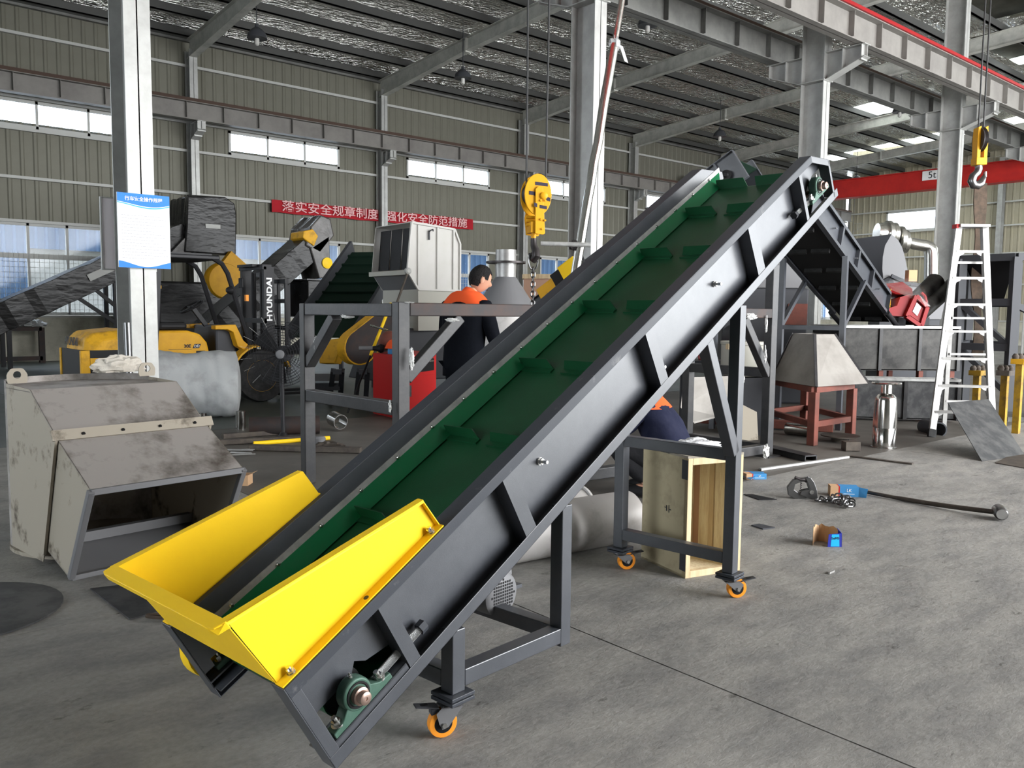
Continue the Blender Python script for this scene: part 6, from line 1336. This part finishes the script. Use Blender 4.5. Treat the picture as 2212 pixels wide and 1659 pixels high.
# ------------------------------------------------------------------ dark platform frame and yellow posts at the right edge
DS = 12.0
t = thing('platform_frame', 'dark steel platform frame with a hopper at the right edge behind the ladder', 'frame', V((at(2140, 700, DS).x, at(2140, 700, DS).y, 0)))
A1, A2 = at(2078, 560, DS+.2), at(2196, 552, DS-.4); A2.z = A1.z; bb = at(2092, 560, DS+1.5)-at(2078, 560, DS+.2); bb.z = 0
pts4 = [A1, A2, A2+bb, A1+bb+cr*.05]
for i, p in enumerate(pts4): obj('post', MB().beam(V((p.x, p.y, 0)), p, .11, .11, cr), 'dark_grey', t)
for i in range(4):
    for z in (0, -.62, -1.25): p, q = pts4[i]+Z*z, pts4[(i+1) % 4]+Z*z; obj('beam', MB().beam(p, q, .10, .10), 'dark_grey', t)
obj('beam', MB().beam(A2, A2+cr*.8, .1, .1), 'dark_grey', t)
cen = sum(pts4, V())/4-Z*.75
for i in range(4): p, q = pts4[i], pts4[(i+1) % 4]; obj('hopper_sheet', MB().prism([p, q, cen+(q-pts4[i])*.2+(q-cen)*.12, cen+(p-cen)*.12], -Z*.006), 'black', t)
for z0_, z1_ in ((-.62, -1.25), (-1.25, -1.9)): obj('brace', MB().beam(A1+Z*z0_, A2+Z*z1_, .07, .07), 'dark_grey', t)
obj('brace', MB().beam(A2+Z*-.65, A2+cr*.7+Z*-.95, .08, .08), 'dark_grey', t)
for k, (px, y0, y1, lb) in enumerate(((2112, 800, 880, 'yellow post seen between the ladder steps'), (2172, 800, 900, 'rusty yellow post with bolted head right of the ladder'), (2204, 775, 890, 'bright yellow post with bolted head at the right edge'))):
    dd_ = (10.4, 10.0, 9.8)[k]; p = at(px, y0, dd_); t = thing('yellow_post', lb, 'post', V((p.x, p.y, 0)))
    obj('tube', MB().box((p.x-.035, p.y-.035, 0), (p.x+.035, p.y+.035, p.z-.06)), 'yellow_dull', t); obj('head_plate', MB().box((p.x-.09, p.y-.07, p.z-.06), (p.x+.09, p.y+.07, p.z)), ('yellow_dull', 'scrap', 'yellow_old')[k], t)
    for s_ in (-1, 0, 1): obj('bolt_head', MB().lathe((p.x+.06*s_, p.y-.03*s_, p.z), Z, [(.035, 0), (.04, .03), (.02, .06)], 10), 'scrap', t, True)
tag(obj('bench_block', MB().obox(gd(2205, 900, .03), cr*.35, V((-cr.y, cr.x, 0))*.3, Z*.03), 'sheet_dark'), 'low dark base plate under the yellow posts', 'plate')
# ------------------------------------------------------------------ right crane hook with sling
hk = at(2123, 300, 12.0); HS2 = 12.0/1827
def h2(px, py, k=0): return hk+dlat*((px-2123)*HS2)+Z*((300-py)*HS2)+dbk*k
t = thing('hook_block', 'smaller yellow crane hook block hanging at the right with a brown sling', 'hook', h2(2123, 395))
for x in (2116, 2131): obj('cheek', MB().prism([h2(x-3, 275), h2(x+3, 272), h2(x+4, 300), h2(x+4, 350), h2(x-3, 352), h2(x-4, 300)], dbk*.14), 'hook_yellow', t, bevel=.004)
obj('sheave', MB().lathe(h2(2123, 300, .07)-dlat*.03, dlat, [(.03, 0), (.17, 0), (.15, .03), (.17, .06), (.03, .06)], 24), 'hook_dark', t, True)
obj('crosshead', MB().obox(h2(2123, 347, .07), dlat*.075, dbk*.08, Z*.05), 'hook_yellow', t, bevel=.006)
obj('hook', MB().tube([h2(x, y, .07) for x, y in ((2123, 355), (2124, 362), (2121, 370), (2113, 377), (2110, 388), (2115, 396), (2123, 397), (2131, 392), (2136, 380), (2138, 373))], [.05, .05, .05, .055, .06, .065, .065, .055, .035, .015], 12), 'chrome_dark', t, True)
obj('hook_tip', MB().lathe(h2(2138, 374, .07), Z, [(.025, -.03), (.02, .04)], 8), 'bolt', t, True)
ztop = 6.45
for x in (2118, 2129):
    p = h2(x, 285, .07); obj('wire_rope', MB().cyl(p, V((p.x, p.y, ztop)), .012, n=8), 'wire_rope', t, True)
n = 26; g = MB(); L0, L1 = h2(2130, 392, .07), h2(2136, 770, .02)
rings = []
for i in range(n+1):
    f = i/n; c = L0+(L1-L0)*f+dlat*(.03*sin(f*9)*f); w__ = (.085-.02*f)*(1+.2*sin(f*14)); rings.append([c-dlat*w__-dbk*.01, c+dlat*w__-dbk*.01+cf*.02*sin(f*11), c+dlat*w__+dbk*.01+cf*.02*sin(f*11), c-dlat*w__+dbk*.01])
g.loft(rings); tag(obj('lifting_sling', g, 'sling', smooth=True), 'long brown webbing sling hanging from the right hook behind the ladder', 'sling')
t = thing('crane_bridge', 'red crane girder of the near bay carrying the right hook', 'crane', (hk.x, 0, ztop))
obj('trolley', MB().box((hk.x-.4, hk.y-.4, ztop+.001), (hk.x+.4, hk.y+.4, ztop+.25)), 'crane_red', t); obj('girder', MB().box((hk.x-.15, -6.5, ztop+.25), (hk.x+.15, 7.4, ztop+.8)), 'crane_red', t)

# ------------------------------------------------------------------ dark machine body behind the frame and the second conveyor
m0, m1 = at(1560, 715, 12.8), at(1745, 715, 12.8); ph = V((cr.x, cr.y, 0)).normalized(); pb_ = V((-ph.y, ph.x, 0))
t = thing('dark_machine', 'dark machine body with a red-brown panel behind the second conveyor', 'machine', V(((m0.x+m1.x)/2, (m0.y+m1.y)/2, 0)))
g0 = V((m0.x, m0.y, 0)); Lm = (m1-m0).length
obj('body', MB().prism([g0, g0+ph*Lm, g0+ph*Lm+pb_*.7, g0+pb_*.7], Z*1.75), 'dark_grey', t, bevel=.03)
obj('sloped_hood', MB().prism([g0+ph*(Lm*.25)+Z*1.75, g0+ph*(Lm*.95)+Z*1.75, g0+ph*(Lm*.8)+Z*2.15, g0+ph*(Lm*.4)+Z*2.1], pb_*.6), 'mid_grey', t, bevel=.01)
obj('panel', MB().prism([g0+ph*(Lm*.70)-pb_*.02+Z*1.2, g0+ph*(Lm*.98)-pb_*.02+Z*1.2, g0+ph*(Lm*.98)-pb_*.02+Z*1.52, g0+ph*(Lm*.76)-pb_*.02+Z*1.52], pb_*.01), 'red_brown', t)
# ------------------------------------------------------------------ people
def skin(name, vs, es, m, parent, sub=2, root=0):
    me = bpy.data.meshes.new(name); base = wloc(parent)
    me.from_pydata([V(p)-base for p, r in vs], es, []); o = bpy.data.objects.new(name, me); COL.objects.link(o); o.parent = parent
    sk = o.modifiers.new('skin', 'SKIN'); sk.use_smooth_shade = True
    if not me.skin_vertices: me.attributes  # layer is created by the modifier
    return o, sk
def grow(name, vs, es, m, parent, sub=2, root=0, extra=None):
    me = bpy.data.meshes.new(name+'_skeleton'); me.from_pydata([V(p) for p, r in vs], es, [])
    o = bpy.data.objects.new('tmp', me); COL.objects.link(o)
    bpy.context.view_layer.objects.active = o; o.select_set(True)
    bpy.ops.object.modifier_add(type='SKIN')
    for i, (p, r) in enumerate(vs):
        sv_ = me.skin_vertices[0].data[i]; sv_.radius = r if isinstance(r, tuple) else (r, r); sv_.use_root = (i == root)
    s_ = o.modifiers.new('sub', 'SUBSURF'); s_.levels = sub; s_.render_levels = sub
    bpy.context.view_layer.update()
    nm = bpy.data.meshes.new_from_object(o.evaluated_get(bpy.context.evaluated_depsgraph_get()))
    bpy.data.objects.remove(o)
    g = MB(); g.v = [v.co.copy() for v in nm.vertices]; g.f = [tuple(p.vertices) for p in nm.polygons]
    bpy.data.meshes.remove(nm)
    if extra: g.loft(extra)
    q = obj(name, g, m, parent, True); q.data.set_sharp_from_angle(angle=pi); return q
def hand(name, w_, d, n_, par, m='skin', s_=1.0):
    # palm and five fingers, slightly curled: w_ wrist, d direction, n_ palm normal (curl side)
    d = V(d).normalized(); n_ = V(n_); n_ = (n_-d*n_.dot(d)).normalized(); sd = d.cross(n_)
    vs = [(w_, .026*s_), (w_+d*.045*s_, (.040*s_, .017*s_)), (w_+d*.085*s_, (.038*s_, .014*s_))]; es = [(0, 1), (1, 2)]
    for k, (off, L) in enumerate(((-.030, .062), (-.010, .074), (.011, .070), (.030, .055))):
        b0 = w_+d*.088*s_+sd*off*s_; i = len(vs)
        vs += [(b0, .0095*s_), (b0+d*L*.5*s_+n_*.012*s_, .0085*s_), (b0+d*L*.8*s_+n_*.035*s_, .0075*s_)]; es += [(2, i), (i, i+1), (i+1, i+2)]
    i = len(vs); b0 = w_+d*.03*s_-sd*.036*s_; vs += [(b0, .012*s_), (b0+d*.03*s_-sd*.02*s_+n_*.015*s_, .0105*s_), (b0+d*.055*s_-sd*.018*s_+n_*.03*s_, .009*s_)]; es += [(1, i), (i, i+1), (i+1, i+2)]
    return vs, es
def head_parts(c, fw, par, tilt=0.0, s_=1.0):
    fw = V(fw).normalized(); lf = Z.cross(fw).normalized(); f2 = (fw*cos(tilt)-Z*sin(tilt)).normalized(); up = f2.cross(lf).normalized()
    g = MB()
    def hf(u, v):
        th_, ph = 2*pi*u, pi*(v-.5); x, y, z = cos(ph)*cos(th_), cos(ph)*sin(th_), sin(ph)
        r = V((x*.098, y*.076, z*.118))
        if z < 0: k = 1+.18*z; r.y *= k; r.x *= (1+.10*z) if x > 0 else (1+.28*z)
        if x > 0 and z < .1: r.x *= 1.03
        if x > .85 and -.15 < z < .2: r.x -= .004                    # eye hollow
        nz = max(0, x)**14*math.exp(-((z+.12)/.18)**2); r.x += .030*nz     # nose
        mo_ = max(0, x)**10*math.exp(-((z+.52)/.10)**2); r.x += .010*mo_   # lips
        ch = max(0, x)**6*math.exp(-((z+.85)/.18)**2); r.x += .014*ch      # chin
        return c+(f2*r.x+lf*r.y+up*r.z)*s_
    g.grid(hf, 48, 32); hd_ = obj('head', g, 'skin', par, True)
    for s2 in (-1, 1):
        obj('ear', blob(c+(lf*(.077*s2)-f2*.006-up*.012)*s_, f2*.020*s_, lf*.009*s_, up*.034*s_, 1, .15, 14, 10, False), 'skin', hd_, True)
        obj('eye', blob(c+(lf*(.030*s2)+f2*.083+up*.012)*s_, f2*.008*s_, lf*.013*s_, up*.007*s_, 1, 0, 10, 8, False), 'dark_ink', hd_, True)
        obj('brow', blob(c+(lf*(.030*s2)+f2*.089+up*.030)*s_, f2*.006*s_, lf*.020*s_, up*.005*s_, 1, 0, 10, 8, False), 'hair', hd_, True)
    obj('mouth', blob(c+(f2*.094-up*.062)*s_, f2*.004*s_, lf*.020*s_, up*.004*s_, 1, 0, 10, 6, False), 'red_brown', hd_, True)
    g = MB()
    def hh_(u, v):
        th_ = 2*pi*u; lim = -.62 if cos(th_) < -.15 else (.0 if cos(th_) < .45 else .55); z = lim+(1-lim)*v; ph = math.asin(max(-1, min(1, z))); x, y = cos(ph)*cos(th_), cos(ph)*sin(th_)
        r = V((x*.106, y*.083, z*.128)); k = 1+.02*noise.noise(V((x*6, y*6, z*6)))
        if z < 0: r.y *= 1+.10*z; r.x *= 1+.2*z
        return c+(f2*r.x+lf*r.y+up*r.z)*(s_*k)
    g.grid(hh_, 48, 16); obj('hair', g, 'hair', par, True)
    return f2, lf, up
# standing worker seen from behind, head turned to the right
b0 = at(1002, 800, 7.25); b0.z = 0
fw = (V((cr.x, cr.y, 0))*.62+V((cf.x, cf.y, 0))*.78).normalized(); lf = Z.cross(fw)
def W1(f, l, z): return b0+fw*f+lf*l+Z*z
t = thing('person', 'standing worker in a dark jacket with orange shoulders, head bent to the right', 'person', b0)
hips = W1(0, 0, .93); ne = W1(.05, 0, 1.47); hc = W1(.13, 0, 1.63)+cr*.05
arm = {}
for s_ in (-1, 1): arm[s_] = (W1(.03, .21*s_, 1.39), W1(.06, .285*s_, 1.12), W1(.28, .19*s_, 1.02), W1(.34, .17*s_, 1.01))
vs = [(hips, (.125, .10)), (W1(0, 0, 1.15), (.11, .09)), (W1(.01, 0, 1.33), (.12, .09)), (ne, .058), (ne+(hc-ne)*.55, .055)]; es = [(0, 1), (1, 2), (2, 3), (3, 4)]
for s_ in (-1, 1):
    i = len(vs); a = arm[s_]; vs += [(a[0], .052), (a[1], .040), (a[2], .030)]; es += [(2, i), (i, i+1), (i+1, i+2)]
    i = len(vs); vs += [(W1(0, .10*s_, .86), .075), (W1(.02, .11*s_, .48), .055), (W1(-.02, .12*s_, .08), .036), (W1(.12, .13*s_, .045), .03)]; es += [(0, i), (i, i+1), (i+1, i+2), (i+2, i+3)]
    hv, he = hand('hand', a[3], fw*.8-Z*.5, -lf*s_-Z*.3, t); k = len(vs); vs += hv; es += [(p+k, q+k) for p, q in he]+[(k-6 if False else [j for j, v in enumerate(vs) if (v[0]-a[2]).length < 1e-6][0], k)]
grow('body', vs, es, 'skin', t)
vs = [(W1(0, 0, .88), (.15, .12)), (W1(0, 0, 1.05), (.15, .12)), (W1(.005, 0, 1.22), (.165, .125)), (W1(.015, 0, 1.37), (.16, .11)), (W1(.035, 0, 1.45), (.085, .075))]; es = [(0, 1), (1, 2), (2, 3), (3, 4)]
for s_ in (-1, 1): i = len(vs); a = arm[s_]; vs += [(a[0], .078), (a[1], .062), (a[2], .048)]; es += [(3, i), (i, i+1), (i+1, i+2)]
TJ = [(0, .80, .145, .205), (0, .90, .15, .21), (0, 1.05, .14, .20), (0, 1.2, .145, .215), (.01, 1.33, .145, .235), (.02, 1.42, .125, .215), (.03, 1.48, .085, .12), (.04, 1.51, .07, .075)]
grow('jacket', vs, es, 'jacket_blk', t, extra=[[W1(f+rx*cos(a)*(1+.03*sin(5*a+z*20)), ry*sin(a)*(1+.03*cos(4*a+z*30)), z) for a in [2*pi*i/28 for i in range(28)]] for f, z, rx, ry in TJ])
g = MB()
def yoke(u, v):
    th_ = 2*pi*u; tip = .20*math.exp(-((abs(th_-pi))/.5)**2)
    zt, zb = 1.525, 1.40-tip*.85; z = zt+(zb-zt)*v; q = v**.55; rx, ry = .078+(.158-.078)*q, .085+(.248-.085)*q
    return W1(.025+rx*cos(th_), ry*sin(th_), z)
g.grid(yoke, 40, 10); obj('yoke', g, 'orange_cloth', t, True)
obj('collar', MB().lathe(W1(.045, 0, 1.46), (hc-ne), [(.085, 0), (.078, .05), (.072, .075)], 20, cap=False), 'orange_cloth', t, True)
vs = [(W1(0, 0, .95), (.14, .115))]; es = []
for s_ in (-1, 1): i = len(vs); vs += [(W1(0, .095*s_, .84), .098), (W1(.02, .11*s_, .48), .075), (W1(-.02, .12*s_, .10), .062)]; es += [(0, i), (i, i+1), (i+1, i+2)]
grow('trousers', vs, es, 'jacket_blk', t)
for s_ in (-1, 1): obj('shoe', blob(W1(.05, .12*s_, .035), fw*.14, lf*.05, Z*.06, 3, .05), 'black', t, True)
head_parts(hc, (V((cr.x, cr.y, 0))*.9+V((cf.x, cf.y, 0))*.45), t, radians(22))
# crouching worker behind the crate
b0 = at(1402, 1000, 6.35); b0.z = 0
fw = (-V((cr.x, cr.y, 0))*.92+V((cf.x, cf.y, 0))*.30).normalized(); lf = Z.cross(fw)
t = thing('person', 'crouching worker in a navy jacket with orange collar beyond the wooden crate', 'person', b0)
hips = W1(-.10, 0, .30); ne = W1(.10, 0, .78); hc = W1(.20, 0, .92)
arm = {s_: (W1(.04, .19*s_, .66), W1(.20, .25*s_, .46), W1(.40, .16*s_, .36), W1(.47, .13*s_, .34)) for s_ in (-1, 1)}
vs = [(hips, (.12, .11)), (W1(-.07, 0, .47), (.11, .10)), (W1(.02, 0, .64), (.12, .10)), (ne, .056), (ne+(hc-ne)*.55, .054)]; es = [(0, 1), (1, 2), (2, 3), (3, 4)]
leg = {s_: (W1(-.06, .11*s_, .27), W1(.28, .16*s_, .38), W1(-.02, .14*s_, .09), W1(.14, .15*s_, .045)) for s_ in (-1, 1)}
for s_ in (-1, 1):
    i = len(vs); a = arm[s_]; vs += [(a[0], .05), (a[1], .04), (a[2], .03)]; es += [(2, i), (i, i+1), (i+1, i+2)]; w2 = i+2
    i = len(vs); l_ = leg[s_]; vs += [(l_[0], .07), (l_[1], .05), (l_[2], .035), (l_[3], .028)]; es += [(0, i), (i, i+1), (i+1, i+2), (i+2, i+3)]
    hv, he = hand('hand', a[3], fw*.8-Z*.5, -lf*s_-Z*.3, t); k = len(vs); vs += hv; es += [(p+k, q+k) for p, q in he]+[(w2, k)]
grow('body', vs, es, 'skin', t)
vs = [(W1(-.13, 0, .26), (.19, .16)), (W1(-.10, 0, .42), (.18, .155)), (W1(-.02, 0, .57), (.18, .14)), (W1(.05, 0, .68), (.16, .12)), (W1(.09, 0, .76), (.08, .075))]; es = [(0, 1), (1, 2), (2, 3), (3, 4)]
for s_ in (-1, 1): i = len(vs); a = arm[s_]; vs += [(a[0], .080), (a[1], .064), (a[2], .048)]; es += [(3, i), (i, i+1), (i+1, i+2)]
TJ = [(-.15, .17, .17, .20), (-.16, .28, .19, .22), (-.13, .42, .18, .22), (-.07, .56, .165, .23), (.0, .67, .15, .23), (.06, .74, .11, .17), (.09, .79, .07, .08)]
grow('jacket', vs, es, 'navy', t, extra=[[W1(f+rx*cos(a)*(1+.04*sin(5*a+z*30)), ry*sin(a)*(1+.04*cos(4*a+z*40)), z) for a in [2*pi*i/28 for i in range(28)]] for f, z, rx, ry in TJ])
g = MB()
def yoke2(u, v):
    th_ = 2*pi*u; q = v**.7; z = .80-.14*v; rx, ry = .078+.095*q, .085+.16*q; return W1(.075-.06*v+rx*cos(th_), ry*sin(th_), z)
g.grid(yoke2, 36, 8); obj('yoke', g, 'orange_cloth', t, True)
vs = [(W1(-.11, 0, .29), (.15, .13))]; es = []
for s_ in (-1, 1): i = len(vs); l_ = leg[s_]; vs += [(l_[0], .10), (l_[1], .082), (l_[2]+Z*.03, .066)]; es += [(0, i), (i, i+1), (i+1, i+2)]
grow('trousers', vs, es, 'trouser', t)
for s_ in (-1, 1): obj('shoe', blob(W1(.05, .145*s_, .035), fw*.14, lf*.05, Z*.06, 3, .05), 'black', t, True)
head_parts(hc, fw, t, radians(35))
